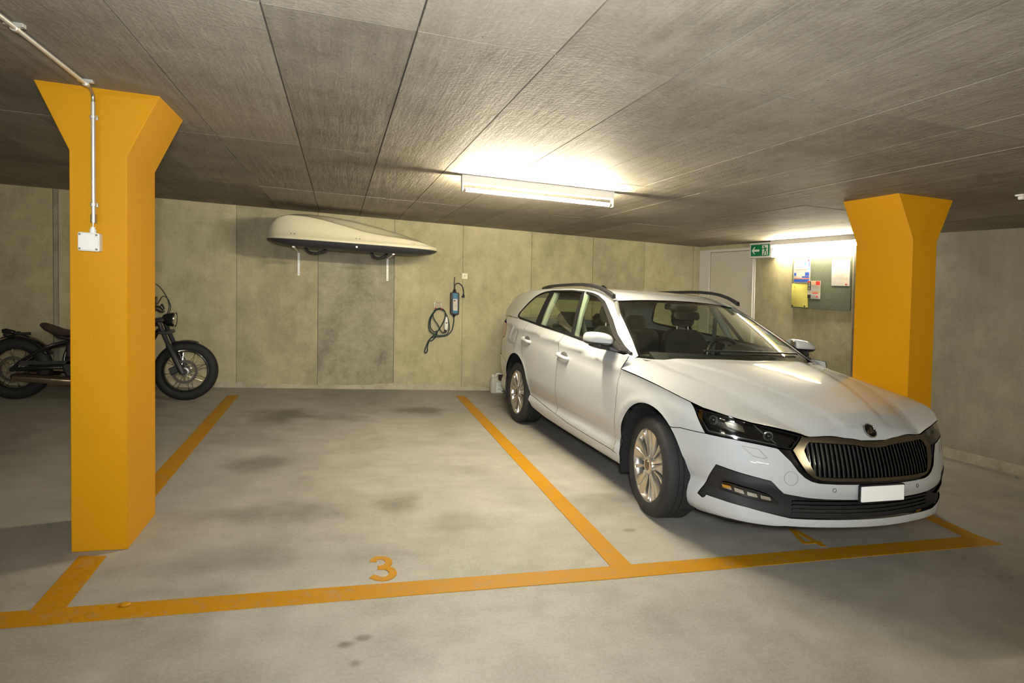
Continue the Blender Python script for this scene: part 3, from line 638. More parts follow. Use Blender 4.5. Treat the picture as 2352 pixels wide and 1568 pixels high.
WLO = smooth_tab([.15,.19,.23,.28,.33,.37,.42,.50,.60],[.78,.83,.868,.886,.884,.869,.884,.905,.912])
WHI = smooth_tab([0,.3,.6,.86,.97,1.0],[.912,.913,.908,.896,.898,.901])
ARW = smooth_tab([.15,.25,.4,.55,.7,.9,1.0,1.1],[3.62,3.67,3.70,3.70,3.68,3.62,3.58,3.54])
def lowW(t, z):
    """lower body: t = plan arc length (0 front centre .. TMAX rear centre), z height -> (a, w, z)"""
    t = np.asarray(t, float); z = np.asarray(z, float)
    a, w, na, nw = plan(t)
    zc = ZC(a); zb = ZB(a)
    ze = np.clip((z-.60)/(zc-.60), 0, 1)
    ws = np.where(z < .60, WLO(np.minimum(z,.6)), WHI(ze))
    sh = np.clip((z-zc)/np.maximum(zb-zc,.02), 0, 1.3)
    ws = np.where(z > zc, .901 - .036*sh - .006*sh**2, ws)
    ds = .914 - ws
    for ac in (0., -2.59):
        r = np.hypot(a-ac, z-.33); ds = ds - .012*np.exp(-((r-.385)/.035)**2)*np.clip((z-.2)/.1,0,1)
    df = .916 - A0(z)
    dr = 3.77 - ARW(z)
    fr = np.where(a > -1.5, df, dr)
    d = fr*na**2 + ds*nw**2
    return a - na*d, w - nw*d, z + 0*t
def smin(x, y, k):
    h = np.clip(.5+.5*(y-x)/k, 0, 1)
    return y*(1-h)+x*h - k*h*(1-h)
HC = smooth_tab([-.5,-.2,0,.2,.4,.6,.75,.814,.845,.9],[1.02,.982,.957,.926,.886,.828,.764,.722,.672,.60])
KW = smooth_tab([-.5,-.1,.1,.25,.4,.6,.8],[.735,.725,.70,.665,.61,.51,.40])
KZ = smooth_tab([-.5,-.14,.0,.16,.3,.4,.6,.77,.9],[.965,.919,.903,.882,.851,.824,.762,.697,.62])
EW = smooth_tab([-.5,-.36,0,.345,.5,.6,.7,.77,.82,.85],[.900,.900,.899,.880,.858,.80,.70,.56,.33,.15])
def bonnet(a, b):
    a = np.asarray(a, float); w = np.abs(np.asarray(b, float))
    kw, kz, hc = KW(a), KZ(a), HC(a); ew = np.maximum(EW(a), kw+.02); ez = ZC(a)
    u = np.clip(w/kw, 0, 1); zin = hc + (kz-hc)*(.35*u**2+.65*u**3.2)
    v = np.clip((w-kw)/(ew-kw), 0, 1.4); pr = np.clip(-a/.35,0,1); zout = kz + (ez-kz)*((1-pr)*(.72*v+.28*v**2)+pr*np.clip(v,0,1.4)**2.4)
    z = np.where(w < kw, zin, zout)
    dl = .56-.42*np.clip((a+.3)/1.05,0,1)                      # raised dome line
    z = z - .007*np.clip((w-dl)/.05,0,1)*np.clip((kw-w)/.05,0,1)
    return z
RC = smooth_tab([-3.9,-3.5,-3.2,-2.7,-2.2,-1.8,-1.4,-1.0,-.6],[1.27,1.35,1.385,1.422,1.440,1.443,1.425,1.368,1.25])
WB = smooth_tab([-3.9,-3.5,-3.2,-2.8,-2.3,-1.3,-.36,0],[.68,.75,.80,.845,.862,.866,.862,.855])
def upper(a, b):
    """greenhouse height field"""
    a = np.asarray(a, float); w = np.abs(np.asarray(b, float))
    roof = RC(a) - .022*(w/.62)**2.4
    ws = .985 + .505*(-.175-.45*w**2-a) - .06*np.clip(-.175-a,0,2)**2
    d = WB(a) - w
    q = np.maximum(d, -.02)                       # inverse of w = WB - .45 h - .35 h^2
    h = (-.45+np.sqrt(np.maximum(.2025+1.4*q, .03)))/.7
    side = ZB(a) + h
    back = 1.06 + 1.45*(a+3.70+.12*w**2)
    z = smin(roof, side, .04)
    z = smin(z, ws, .05)
    z = smin(z, back, .06)
    return z

def carpaint(name, col):
    m, nt, b = nodes_of(name)
    tc = nt.nodes.new('ShaderNodeTexCoord'); n = nt.nodes.new('ShaderNodeTexNoise'); n.inputs['Scale'].default_value = 3; n.inputs['Detail'].default_value = 5
    nt.links.new(tc.outputs['Object'], n.inputs['Vector'])
    c = mixc(nt, n.outputs[0], [x*.97 for x in col], col); nt.links.new(c, b.inputs['Base Color'])
    b.inputs['Roughness'].default_value = .5; b.inputs['Coat Weight'].default_value = 1.0; b.inputs['Coat Roughness'].default_value = .025; b.inputs['Specular IOR Level'].default_value = .2
carpaint('car_white', (.42,.437,.442))
mat('gloss_black', (.006,.006,.007), .12, coat=.5, noise=0); mat('satin_black', (.013,.013,.014), .5); mat('dark_chrome', (.19,.165,.125), .25, .95, noise=0); mat('chrome', (.75,.74,.70), .12, 1, noise=0)
mat('trim_black', (.008,.008,.008), .7, spec=.15, noise=0); mat('tyre', (.022,.021,.020), .72, noise=.25, nscale=50); mat('alloy', (.62,.59,.53), .25, .9, noise=.03); mat('under', (.010,.010,.010), .9)
mat('cabin_dark', (.020,.020,.019), .85, noise=.2); mat('cabin_grey', (.10,.105,.10), .8); mat('headliner', (.36,.37,.34), .9); mat('seat_cloth', (.030,.029,.028), .95, noise=.3, nscale=80)
mat('lens_red', (.28,.012,.012), .2, coat=.5); mat('plate_white', (.97,.97,.97), .35, noise=0); mat('lamp_inner', (.10,.10,.10), .25, .6, noise=0); mat('brake', (.25,.22,.19), .4, .9)
def glass(name, col, rough=0.0, tint=1.0):
    m, nt, b = nodes_of(name); out = nt.nodes['Material Output']
    tr = nt.nodes.new('ShaderNodeBsdfTransparent'); tr.inputs[0].default_value = (*col,1)
    gl = nt.nodes.new('ShaderNodeBsdfGlossy'); gl.inputs['Roughness'].default_value = .02; gl.inputs['Color'].default_value = (.95,.95,.95,1)
    fr = nt.nodes.new('ShaderNodeFresnel'); ge = nt.nodes.new('ShaderNodeNewGeometry')
    nt.links.new(mth(nt,'SUBTRACT', 1.5, mth(nt,'MULTIPLY', ge.outputs['Backfacing'], 1.5-1/1.5)), fr.inputs['IOR'])
    nz = nt.nodes.new('ShaderNodeTexNoise'); nz.inputs['Scale'].default_value = 1.5
    fm = mth(nt,'ADD', fr.outputs[0], mth(nt,'MULTIPLY', nz.outputs[0], .015))
    mx = nt.nodes.new('ShaderNodeMixShader'); nt.links.new(fm, mx.inputs[0]); nt.links.new(tr.outputs[0], mx.inputs[1]); nt.links.new(gl.outputs[0], mx.inputs[2])
    nt.links.new(mx.outputs[0], out.inputs['Surface']); nt.nodes.remove(b)
glass('windscreen_glass', (.91,.95,.90)); glass('side_glass', (.86,.91,.84)); glass('lamp_glass', (.97,.98,.97))

CAR_O = (2.4399,3.3044,0); CAR_YAW = .0333
car = thing('car','white estate car parked nose outwards in the right-hand stall','car',CAR_O)
car.rotation_euler = (0,0,CAR_YAW-math.pi/2)
def fn_low(sgn):
    def f(u, v):
        a, w, z = lowW(u, v); return np.stack([a, sgn*w, z+0*a], -1)
    return f
def fn_bon(sgn): return lambda u, v: np.stack([u, sgn*v, bonnet(u, v)], -1)
def fn_up(sgn): return lambda u, v: np.stack([u, sgn*v, upper(u, v)], -1)
def side_w(a, z):
    a = np.asarray(a, float); z = np.asarray(z, float); lo = np.full(np.broadcast(a,z).shape, .35); hi = np.full_like(lo, .93)
    for _ in range(26):
        mid = (lo+hi)/2; up_ = upper(a, mid) > z
        lo = np.where(up_, mid, lo); hi = np.where(up_, hi, mid)
    return (lo+hi)/2
def fn_side(sgn):
    def f(u, v): return np.stack([u+0*v, sgn*side_w(u, v), v+0*u], -1)
    return f
def inset(poly, d):
    n = len(poly); A = sum(poly[i][0]*poly[(i+1)%n][1]-poly[(i+1)%n][0]*poly[i][1] for i in range(n)); s = 1 if A > 0 else -1
    out = []
    for i in range(n):
        p0, p1, p2 = Vector(poly[i-1]), Vector(poly[i]), Vector(poly[(i+1)%n])
        e1 = (p1-p0).normalized(); e2 = (p2-p1).normalized(); n1 = Vector((-e1.y,e1.x))*s; n2 = Vector((-e2.y,e2.x))*s
        b = n1+n2
        if b.length < 1e-6: b = n1
        b.normalize(); k = d/max(.35,b.dot(n1)); out.append((p1.x+b.x*k, p1.y+b.y*k))
    return out
def patch(mb, poly, fn, du, dv, off=0., th=.006, orient='out', open_b0=True):
    """fill a polygon of the parameter plane, lay it on the surface fn, give it thickness"""
    bm = bmesh.new(); vs = [bm.verts.new((p[0],p[1],0)) for p in poly]; f = bm.faces.new(vs); f.normal_update()
    bmesh.ops.triangulate(bm, faces=[f], ngon_method='EAR_CLIP')
    us = [p[0] for p in poly]; ws = [p[1] for p in poly]
    for u in np.arange(min(us)+du*.5, max(us), du):
        bmesh.ops.bisect_plane(bm, geom=bm.verts[:]+bm.edges[:]+bm.faces[:], plane_co=(u,0,0), plane_no=(1,0,0), dist=1e-6)
    for v in np.arange(min(ws)+dv*.5, max(ws), dv):
        bmesh.ops.bisect_plane(bm, geom=bm.verts[:]+bm.edges[:]+bm.faces[:], plane_co=(0,v,0), plane_no=(0,1,0), dist=1e-6)
    bmesh.ops.remove_doubles(bm, verts=bm.verts[:], dist=2e-5)
    bm.verts.ensure_lookup_table(); bm.verts.index_update()
    U = np.array([v.co.x for v in bm.verts]); V = np.array([v.co.y for v in bm.verts])
    F = [[v.index for v in f.verts] for f in bm.faces]
    BE = [(e.verts[0].index, e.verts[1].index) for e in bm.edges if len(e.link_faces) == 1]
    bm.free()
    h = 4e-3
    P = fn(U, V); Du = fn(U+h, V)-fn(U-h, V); Dv = fn(U, V+h)-fn(U, V-h)
    N = np.cross(Du, Dv); N /= (np.linalg.norm(N, axis=1)[:,None]+1e-12)
    if orient == 'up': flip = N[:,2] < 0
    else:
        cen = np.stack([np.clip(P[:,0],-2.8,-.05), 0*P[:,0], 0*P[:,0]+.55], 1); D = P-cen; D[:,2] *= .15
        flip = (N*D).sum(1) < 0
    N[flip] *= -1
    offv = off(U,V)[:,None] if callable(off) else off
    P = P+N*offv; Q = P-N*th
    o = len(mb.v); n = len(P)
    fs = []
    for f in F:
        a, b, c = P[f[0]], P[f[1]], P[f[2]]
        nn = np.cross(b-a, c-a)
        if nn @ (N[f[0]]+N[f[1]]+N[f[2]]) < 0: f = f[::-1]
        fs.append(tuple(f)); fs.append(tuple(i+n for i in f[::-1]))
    vs = [tuple(p) for p in P]+[tuple(p) for p in Q]; ns = [tuple(x) for x in N]+[tuple(-x) for x in N]
    for (i, j) in BE:
        if open_b0 and abs(P[i][1]) < 3e-3 and abs(P[j][1]) < 3e-3: continue
        k = len(vs); vs += [tuple(P[i]),tuple(P[j]),tuple(Q[j]),tuple(Q[i])]
        e = P[j]-P[i]; rn = np.cross(e, N[i]); rn /= np.linalg.norm(rn)+1e-12
        ns += [tuple(rn)]*4; fs.append((k,k+1,k+2,k+3))
    mb.v += vs; mb.f += [tuple(q+o for q in f) for f in fs]
    mb.n = (mb.n or [])+ns
    return mb
SIDES = (-1, 1)
def cpart(name, mb, m_, parent=None, **k):
    return mb.build(name, m_, parent or car, **k)
def low_part(name, poly, m_, both=True, off=0., th=.006, du=.05, dv=.04, gap=.0022, parent=None):
    out = []
    pl = inset(poly, gap) if gap else poly
    if both == 'join':
        mb = MB()
        for s in SIDES: patch(mb, pl, fn_low(s), du, dv, off, th)
        return cpart(name, mb, m_, parent, fixn=False)
    for s in SIDES: out.append(cpart(name, patch(MB(), pl, fn_low(s), du, dv, off, th), m_, parent, fixn=False))
    return out
def clampc(poly): return [(max(0.,p[0]) if p[0] > .004 else 0., p[1]) for p in poly]
def arc(tc, zc, r, a0, a1, n=14): return [(tc+r*math.cos(math.radians(a)), zc+r*math.sin(math.radians(a))) for a in np.linspace(a0,a1,n)]
def tofa(a): return float(np.interp(-a, -PA, PL))
def aoft(t): return float(np.interp(t, PL, PA))
def zc_t(t): return float(ZC(aoft(t)))
def zb_t(t): return float(ZB(aoft(t)))
TF, ZF, RF = 1.492, .335, .376        # front arch
TR, ZR, RR = 4.10, .338, .384         # rear arch
head = [(1.098,.772),(.8992,.7606),(.743,.7351),(.5927,.7122),(.4560,.6892),(.4748,.6618),(.5226,.6144),(.6064,.6206),(.6982,.6316),(.842,.6439),(.9906,.6472)]
gr_low = [(.5945,.6164),(.5293,.5595),(.4926,.5138),(.4564,.4832),(.4195,.4657),(.3737,.457),(.2793,.4541),(.1539,.454),(0,.4545)]
gr_top = [(.4560,.6880),(.3382,.6875),(.1857,.6819),(.1317,.6762),(.085,.6672),(0,.6655)]
in_top = [(.9184,.493),(.6331,.4525),(.6162,.4379),(.5927,.4144),(.565,.3927),(.4365,.3768),(.3333,.371),(.1709,.369),(0,.369)]
in_bot = [(0,.2668),(.2612,.2665),(.4032,.2670),(.5159,.2672),(.6313,.2841),(.745,.3003),(.8966,.3117),(.9737,.3143),(.9837,.2987),(.9986,.2919),(1.0312,.3049)]
seam = [(1.232,.6262),(1.1747,.6383),(.9906,.6472)]
# front bumper: runs round both sides, open for grille and intake
fa0 = math.degrees(math.asin((.6262-ZF)/RF))
bump = [(0,.4545)]+gr_low[-2::-1]+[(.6064,.6206),(.6982,.6316),(.842,.6439)]+seam[::-1]+arc(TF,ZF,RF,180-fa0,180+22,12)+[(1.10,.200),(1.07,.190),(.95,.2020),(.8221,.2150),(.6171,.2150),(.5411,.2230),(.317,.2235),(0,.2235)]+in_bot+in_top
bump = [p for i,p in enumerate(bump)]
def dedupe(poly):
    out = []
    for p in poly:
        if not out or math.hypot(p[0]-out[-1][0],p[1]-out[-1][1]) > 1e-4: out.append(p)
    if math.hypot(out[0][0]-out[-1][0],out[0][1]-out[-1][1]) < 1e-4: out.pop()
    return out
def center(poly, raw):
    """keep points that were on the centre line there after an inset"""
    return [(0.,p[1]) if q[0] == 0 else p for p,q in zip(poly,raw)]
def join_low(name, poly, m_, off=0., th=.006, du=.05, dv=.04, gap=.0022, parent=None):
    poly = dedupe(poly); pl = center(inset(poly,gap),poly); mb = MB()
    for s in SIDES: patch(mb, pl, fn_low(s), du, dv, off, th)
    return cpart(name, mb, m_, parent, fixn=False)
bumper = join_low('bumper_front', bump, 'car_white', du=.03, dv=.02)
# lower intake panel, with its upper facet turned in
intake = in_bot+in_top
def in_off(U,V): return -.004-.030*np.clip((.40-np.abs(V-.33))/.40,0,1)*np.clip((.62-U)/.15,0,1)-.004
lowgr = join_low('lower_grille', intake, 'satin_black', off=in_off, th=.006, du=.03, dv=.02, gap=-.002)
for z in (.288,.306,.324,.342):
    join_low('grille_slat', [(0,z-.004),(.50,z-.004),(.50,z+.004),(0,z+.004)], 'satin_black', off=-.022, th=.012, du=.04, dv=.02, gap=0, parent=lowgr)
facet = [(.9184,.493),(.6331,.4525),(.6162,.4379),(.5927,.4144),(.565,.3927),(.578,.3900),(.6229,.4180),(.640,.4330),(.8960,.4660)]
low_part('intake_trim', facet, 'satin_black', off=.003, th=.012, du=.04, dv=.02, gap=.001)
fog = [(.8909,.3814),(.8803,.4),(.846,.4039),(.7228,.3904),(.6519,.3758),(.6227,.361),(.6009,.3429),(.6967,.3481),(.8937,.3698)]
for s in SIDES:
    fo = cpart('fog_lamp', patch(MB(), inset(fog,-.006), fn_low(s), .03,.02, .0015,.02), 'gloss_black', fixn=False)
    cpart('fog_lens', patch(MB(), fog, fn_low(s), .03,.02, .003,.012), 'lamp_glass', fo, fixn=False)
    for k in range(4):
        u0 = .884-.068*k; zc_ = .3895-.0085*k; hh_ = .0125-.0008*k
        cpart('reflector', patch(MB(), [(u0,zc_+hh_-.001*(k == 0)*6),(u0-.048,zc_+hh_-.006),(u0-.056,zc_-hh_-.004),(u0-.004,zc_-hh_+.001)], fn_low(s), .03,.02, lambda U,V,u0=u0: .0065-.06*np.abs(U-u0+.028), .003), 'chrome', fo, fixn=False)
# grille: black surround, dark chrome frame, vertical slats
sur = gr_low+gr_top[::-1][:0]
surround = [(.5945,.6164)]+gr_low[1:]+[(0,.6655)]+gr_top[-2::-1]+[(.4748,.6618),(.5226,.6144)]
join_low('grille_surround', surround, 'gloss_black', off=-.012, th=.01, du=.03, dv=.03, gap=-.001)
ch_out = [(.5159,.6146),(.4847,.5607),(.4479,.5094),(.4121,.4844),(.3634,.4715),(.2581,.468),(.12,.468),(0,.468)]
ch_in = [(.4546,.6153),(.4420,.58),(.4250,.545),(.3975,.4940),(.375,.488),(.2781,.4845),(.12,.485),(0,.485)]
ti_out = [(.5159,.6146),(.4690,.6650),(.4530,.6860),(.3382,.6862),(.1857,.6805),(.1317,.6750),(.080,.6655),(0,.664)]
ti_in = [(.4546,.6153),(.4350,.6420),(.4183,.6562),(.32,.654),(.1977,.6495),(.1262,.6450),(.0687,.6356),(0,.634)]
frame = ch_out+ti_in[::-1][:0]
mb = MB()
for outr, inn in ((ch_out,ch_in),(ti_out,ti_in)):
    for i in range(len(outr)-1):
        quad = [outr[i],outr[i+1],inn[i+1],inn[i]]
        if len({(round(p[0],4),round(p[1],4)) for p in quad}) < 3: continue
        for s in SIDES: patch(mb, dedupe(quad), fn_low(s), .05,.05, .004,.016)
gframe = cpart('grille_frame', mb, 'dark_chrome', fixn=False)
t_i = [p[0] for p in ch_in][::-1]; z_lo = lambda t: float(np.interp(t, t_i, [p[1] for p in ch_in][::-1])); z_hi = lambda t: float(np.interp(t, [p[0] for p in ti_in][::-1], [p[1] for p in ti_in][::-1]))
for k in range(16):
    for s in SIDES:
        t0 = .013+.0278*k
        if t0 > .446: continue
        za, zb_ = z_lo(t0)+.002, z_hi(t0)-.002
        for dt in (-.0065,.0035):
            pass
        poly = [(t0-.0055,za),(t0+.0055,za),(t0+.0055,zb_),(t0-.0055,zb_)]
        cpart('grille_slat', patch(MB(), poly, fn_low(s), .05,.03, -.001,.014, open_b0=False), 'satin_black', gframe, fixn=False)
# headlamps
for s in SIDES:
    hl = cpart('headlamp', patch(MB(), inset(head,.003), fn_low(s), .04,.03, -.035,.006), 'gloss_black', fixn=False)
    mb = MB(); pl = inset(head,.003)
    rim_o, rim_i = pl, inset(pl,.008)
    for i in range(len(pl)):
        j = (i+1)%len(pl); patch(mb, [rim_o[i],rim_o[j],rim_i[j],rim_i[i]], fn_low(s), .06,.06, -.001,.034)
    cpart('lamp_rim', mb, 'gloss_black', hl, fixn=False)
    cpart('lamp_lens', patch(MB(), rim_i, fn_low(s), .04,.03, .0,.003), 'lamp_glass', hl, fixn=False)
    # light guides and projector units
    cpart('light_guide', patch(MB(), [(1.005,.668),(.985,.657),(.84,.6535),(.70,.6415),(.60,.631),(.60,.638),(.70,.650),(.84,.662),(.98,.668),(1.05,.735),(1.06,.748)], fn_low(s), .04,.02, -.010,.010), 'lamp_inner', hl, fixn=False)
    cpart('divider', patch(MB(), [(.735,.726),(.722,.725),(.60,.645),(.612,.642)], fn_low(s), .04,.02, -.008,.010), 'lamp_inner', hl, fixn=False)
    cpart('reflector', patch(MB(), [(.90,.725),(.865,.735),(.79,.715),(.775,.685),(.80,.690),(.88,.705)], fn_low(s), .02,.02, -.016,.01), 'chrome', hl, fixn=False)
    for (tt,zz,rr_) in ((.97,.722,.026),(.645,.672,.026)):
        P0 = fn_low(s)(np.array([tt]),np.array([zz]))[0]; a_,w_,na,nw = plan(np.array([tt])); nrm = Vector((float(na[0]),s*float(nw[0]),0))
        pc = Vector(P0)-nrm*.030
        mb = MB().tube([pc,pc+nrm*.014,pc+nrm*.016],[rr_,rr_,rr_*.8],18)
        cpart('projector', mb, 'lamp_inner', hl, smooth=True)
        mb = MB().ball(tuple(pc+nrm*.013), rr_*.7, 14,8); cpart('projector_lens', mb, 'gloss_black', hl, smooth=True)
# fenders, doors, quarter panels, sills
fen = [(1.8973,.8753)]+[(t,zc_t(t)-.001) for t in np.linspace(1.85,1.12,12)]+[(1.098,.772),(.9906,.6472),(1.1747,.6383),(1.232,.6262)]+arc(TF,ZF,RF,180-fa0,-8,20)+[(1.93,.293),(1.945,.3872),(1.920,.5912),(1.912,.6865),(1.916,.8094)]
low_part('front_wing', fen, 'car_white', du=.04, dv=.03)
hin = [(1.872,None),(1.8765,.9294),(1.8973,.8753),(1.916,.8094),(1.912,.6865),(1.920,.5912),(1.945,.3872),(1.93,.293)]
bl = [(3.026,.318),(3.015,.58),(3.0,.753),(3.0229,.9353),(2.985,None)]
fd = [(hin[0][0],zb_t(hin[0][0]))]+hin[1:]+[(2.4,.296),(2.76,.302)]+bl[:-1]+[(2.985,zb_t(2.985))]+[(t,zb_t(t)) for t in (2.75,2.4,2.1)]
fdoors = low_part('front_door', fd, 'car_white', du=.06, dv=.03)
cl_ = [(3.900,None),(3.9722,.9503),(3.968,.8616),(3.90,.70)]
ra = math.degrees(math.acos((3.90-TR)/RR))
rd = [(2.985,zb_t(2.985)),(3.0229,.9353),(3.0,.753),(3.015,.58),(3.026,.318),(3.23,.3325),(3.58,.357)]+[(TR+RR*math.cos(math.radians(a)),ZR+RR*math.sin(math.radians(a))) for a in np.linspace(176,ra+2,9)]+[(3.968,.8616),(3.9722,.9503),(3.900,zb_t(3.9))]+[(t,zb_t(t)) for t in (3.6,3.3)]
rdoors = low_part('rear_door', rd, 'car_white', du=.06, dv=.03)
qp = [(3.900,zb_t(3.9)),(3.9722,.9503),(3.968,.8616)]+[(TR+RR*math.cos(math.radians(a)),ZR+RR*math.sin(math.radians(a))) for a in np.linspace(ra+2,40,14)]+[(4.75,.64),(4.78,.82),(4.66,.845),(4.625,1.005),(4.80,1.05),(4.80,zb_t(4.8)-.01)]+[(t,zb_t(t)) for t in (4.5,4.2)]
low_part('rear_wing', qp, 'car_white', du=.05, dv=.03, gap=.0008)
sill = [(3.58,.357),(3.23,.3325),(2.76,.302),(2.4,.296),(1.93,.293),(1.862,.290),(1.858,.225),(1.90,.205),(2.8,.212),(3.3,.228),(3.62,.262)]+[(TR+RR*math.cos(math.radians(a)),ZR+RR*math.sin(math.radians(a))) for a in (184,176)]
low_part('sill', sill, 'car_white', du=.08, dv=.02)
rb = [(TR+RR*math.cos(math.radians(a)),ZR+RR*math.sin(math.radians(a))) for a in np.linspace(40,-12,8)]+[(4.9,.24),(5.3,.25),(TMAX,.25),(TMAX,.58),(5.5,.58),(5.1,.62),(4.75,.64)]
mb = MB(); pl = inset(rb,.002); pl = [(TMAX,p[1]) if q[0] == TMAX else p for p,q in zip(pl,rb)]
for s in SIDES: patch(mb, pl, fn_low(s), .05,.04, 0,.006)
cpart('bumper_rear', mb, 'car_white', fixn=False)
tg = [(4.80,.86),(5.2,.86),(5.2,.62),(5.5,.585),(TMAX,.585),(TMAX,1.06),(5.3,1.06),(4.80,1.055)]
mb = MB(); pl = inset(tg,.002); pl = [(TMAX,p[1]) if q[0] == TMAX else p for p,q in zip(pl,tg)]
for s in SIDES: patch(mb, pl, fn_low(s), .05,.04, 0,.006)
cpart('tailgate', mb, 'car_white', fixn=False)
tl = [(4.625,1.003),(4.66,.848),(4.78,.823),(4.80,.86),(5.2,.86),(5.22,.99),(4.83,1.01)]
low_part('tail_lamp', tl, 'lens_red', off=.002, th=.03, du=.04, dv=.04)
# small things in the bumper
def ring(mbx, t0, z0, r, s, wd=.0012, off=.0008, rt=None):
    o_ = circle(t0,z0,rt or r,20,r); i_ = circle(t0,z0,(rt or r)-wd,20,r-wd)
    for k in range(20): patch(mbx, [o_[k],o_[(k+1)%20],i_[(k+1)%20],i_[k]], fn_low(s), 1,1, off,.003)
for s in SIDES:
    mb = MB(); ring(mb,.5312,.4753,.036,s,.0014); 
    if s < 0: cpart('tow_eye_cover', mb, 'cabin_grey', fixn=False)
    mb = MB(); ring(mb,.2943,.4239,.011,s,.0025,.0015); cpart('parking_sensor', mb, 'cabin_grey', fixn=False)
    ws_ = [(.7917,.615),(.6992,.6077),(.6537,.5666),(.6804,.5619),(.7277,.569)]; mb = MB(); iw = inset(ws_,.0016)
    for k in range(5): patch(mb, [ws_[k],ws_[(k+1)%5],iw[(k+1)%5],iw[k]], fn_low(s), 1,1, .0008,.003)
    cpart('washer_cover', mb, 'cabin_grey', fixn=False)
    # door handles
    for (t0,z0,door) in ((2.885,.842,fdoors),(3.83,.890,rdoors)):
        dr = door[0 if s < 0 else 1]; a0 = aoft(t0); w0 = float(lowW(t0,z0)[1])
        mb = MB().ball((a0,s*(w0-.001),z0),(.075,.004,.036),20,10)
        cup = cpart('handle_cup', mb, 'cabin_grey', dr, smooth=True)
        path = [(a0-.108,s*(w0-.004),z0+.006),(a0-.09,s*(w0+.024),z0+.003),(a0-.04,s*(w0+.034),z0),(a0+.04,s*(w0+.034),z0-.006),(a0+.088,s*(w0+.026),z0-.011),(a0+.108,s*(w0-.004),z0-.014)]
        mb = MB().tube(spline(path,5),.0165,10); cpart('door_handle', mb, 'car_white', dr, smooth=True)
# number plate and badge
pa = .921
pb = MB().prism(rbox(0,.408,.312,.092,.008), lambda u,v,d:(d+(.408-v)*.04,u,v), pa-.012, pa); po = cpart('plate_holder', pb, 'satin_black')
MB().prism(rbox(0,.407,.300,.080,.006), lambda u,v,d:(d+(.408-v)*.04,u,v), pa, pa+.003).build('number_plate','plate_white', po)
bc = Vector((.8185,0,.717)); e = 1e-3
na = Vector((-(float(bonnet(.8185+.01,0))-float(bonnet(.8185-.01,0)))/.02,0,1)).normalized(); tv = Vector((na.z,0,-na.x)); 
bcv = Vector((.8185,0,float(bonnet(.8185,0))))
def bd(u,v,d): q = bcv+Vector((0,1,0))*u-tv*v+na*d; return tuple(q)
bo_ = MB().prism(circle(0,0,.040,32), bd, -.008,.004).build('badge','gloss_black', car, bevel=.001)
mb = MB().lathe([(.040,.002),(.0405,.006),(.037,.008),(.0345,.006),(.0345,.002)], lambda r,a,h: bd(r*math.cos(a),r*math.sin(a),h), 36); mb.build('badge_ring','chrome', bo_, smooth=True)
mb = MB()
mb.prism([(-.024,-.020),(-.010,-.020),(-.010,.0),(-.024,-.006)], bd, .003,.006)                                       # arrow shaft pieces
mb.prism([(-.022,-.004),(-.004,-.012),(.004,-.004),(.0,.010),(-.014,.006)], bd, .003,.0062)
for k in range(3): mb.prism([(-.006+.004*k,.004+.006*k),(.020+.002*k,-.012+.009*k),(.026-.001*k,-.006+.009*k),(-.002+.004*k,.010+.006*k)], bd, .003,.0062)
mb.prism(circle(.004,-.010,.005,14), bd, .003,.0065)
mb.build('winged_arrow','chrome', bo_)
# bonnet
bon = [(-.145,0),(-.15,.07),(-.195,.39),(-.285,.615),(-.385,.745),(-.43,.80),(-.415,.86),(-.362,.899),(-.045,.8985),(.194,.894),(.34,.884),(.44,.866),(.50,.850),(.60,.777),(.692,.681),(.748,.555),(.790,.432),(.812,.331),(.834,.185),(.841,.137),(.847,.085),(.848,0)]
mb = MB(); pl = center([(p[1],p[0]) for p in inset(bon,.002)],[(p[1],p[0]) for p in bon]); pl = [(p[1],p[0]) for p in pl]
for s in SIDES: patch(mb, pl, fn_bon(s), .025,.025, 0,.008,'up')
cpart('bonnet', mb, 'car_white', fixn=False)
# roof with pillars, windscreen, windows
dlo = [(-.440,.972),(-.677,1.089),(-.86,1.186),(-1.004,1.256),(-1.09,1.297),(-1.158,1.327),(-1.29,1.369),(-1.492,1.396),(-1.822,1.404),(-2.249,1.393),(-2.419,1.377),(-2.52,1.355),(-2.60,1.323),(-2.694,1.256),(-2.812,1.135),(-2.822,1.112),(-2.79,1.088),(-2.69,1.077)]
dlo_bot = [(a,float(ZB(a))+.004) for a in (-2.3,-2.019,-1.547,-1.2,-.918,-.65)]
DLO = dlo+dlo_bot
def aw(a,z): return (a, float(side_w(a,z)))
ws_top = [(-1.035,0),(-1.04,.2),(-1.065,.37),(-1.10,.52),(-1.13,.585)]
ws_side = [(-1.06,.605),(-.95,.625),(-.818,.651),(-.566,.708),(-.39,.753)]
ws_bot = [(-.28,.615),(-.19,.39),(-.14,.07),(-.13,0)]
wsc = ws_top+ws_side+ws_bot
roof = ws_top+ws_side+[(-.375,.80),(-.385,.838),(-.45,.853)]+[aw(*p) for p in dlo]+[(-2.72,float(WB(-2.72))),(-3.0,float(WB(-3.0))),(-3.3,float(WB(-3.3))),(-3.52,float(WB(-3.52))),(-3.66,.70),(-3.66,.625),(-3.555,.53),(-3.535,.30),(-3.53,0)]
mb = MB(); rin = [(p[0],0. if q[1] == 0 else p[1]) for p,q in zip(inset(dedupe(roof),-.0005),dedupe(roof))]
for s in SIDES: patch(mb, rin, fn_up(s), .05,.02, 0,.012,'up')
roof_o = cpart('roof', mb, 'car_white', fixn=False)
mb = MB()
hlr = [(-1.06,0),(-1.13,.50),(-1.3,.56),(-2.6,.56),(-3.3,.50),(-3.42,0)]
for s in SIDES: patch(mb, hlr, fn_up(s), .08,.05, -.03,.006,'up')
cpart('headliner', mb, 'headliner', fixn=False)
wi = [(p[0],0. if q[1] == 0 else p[1]) for p,q in zip(inset(wsc,.002),wsc)]
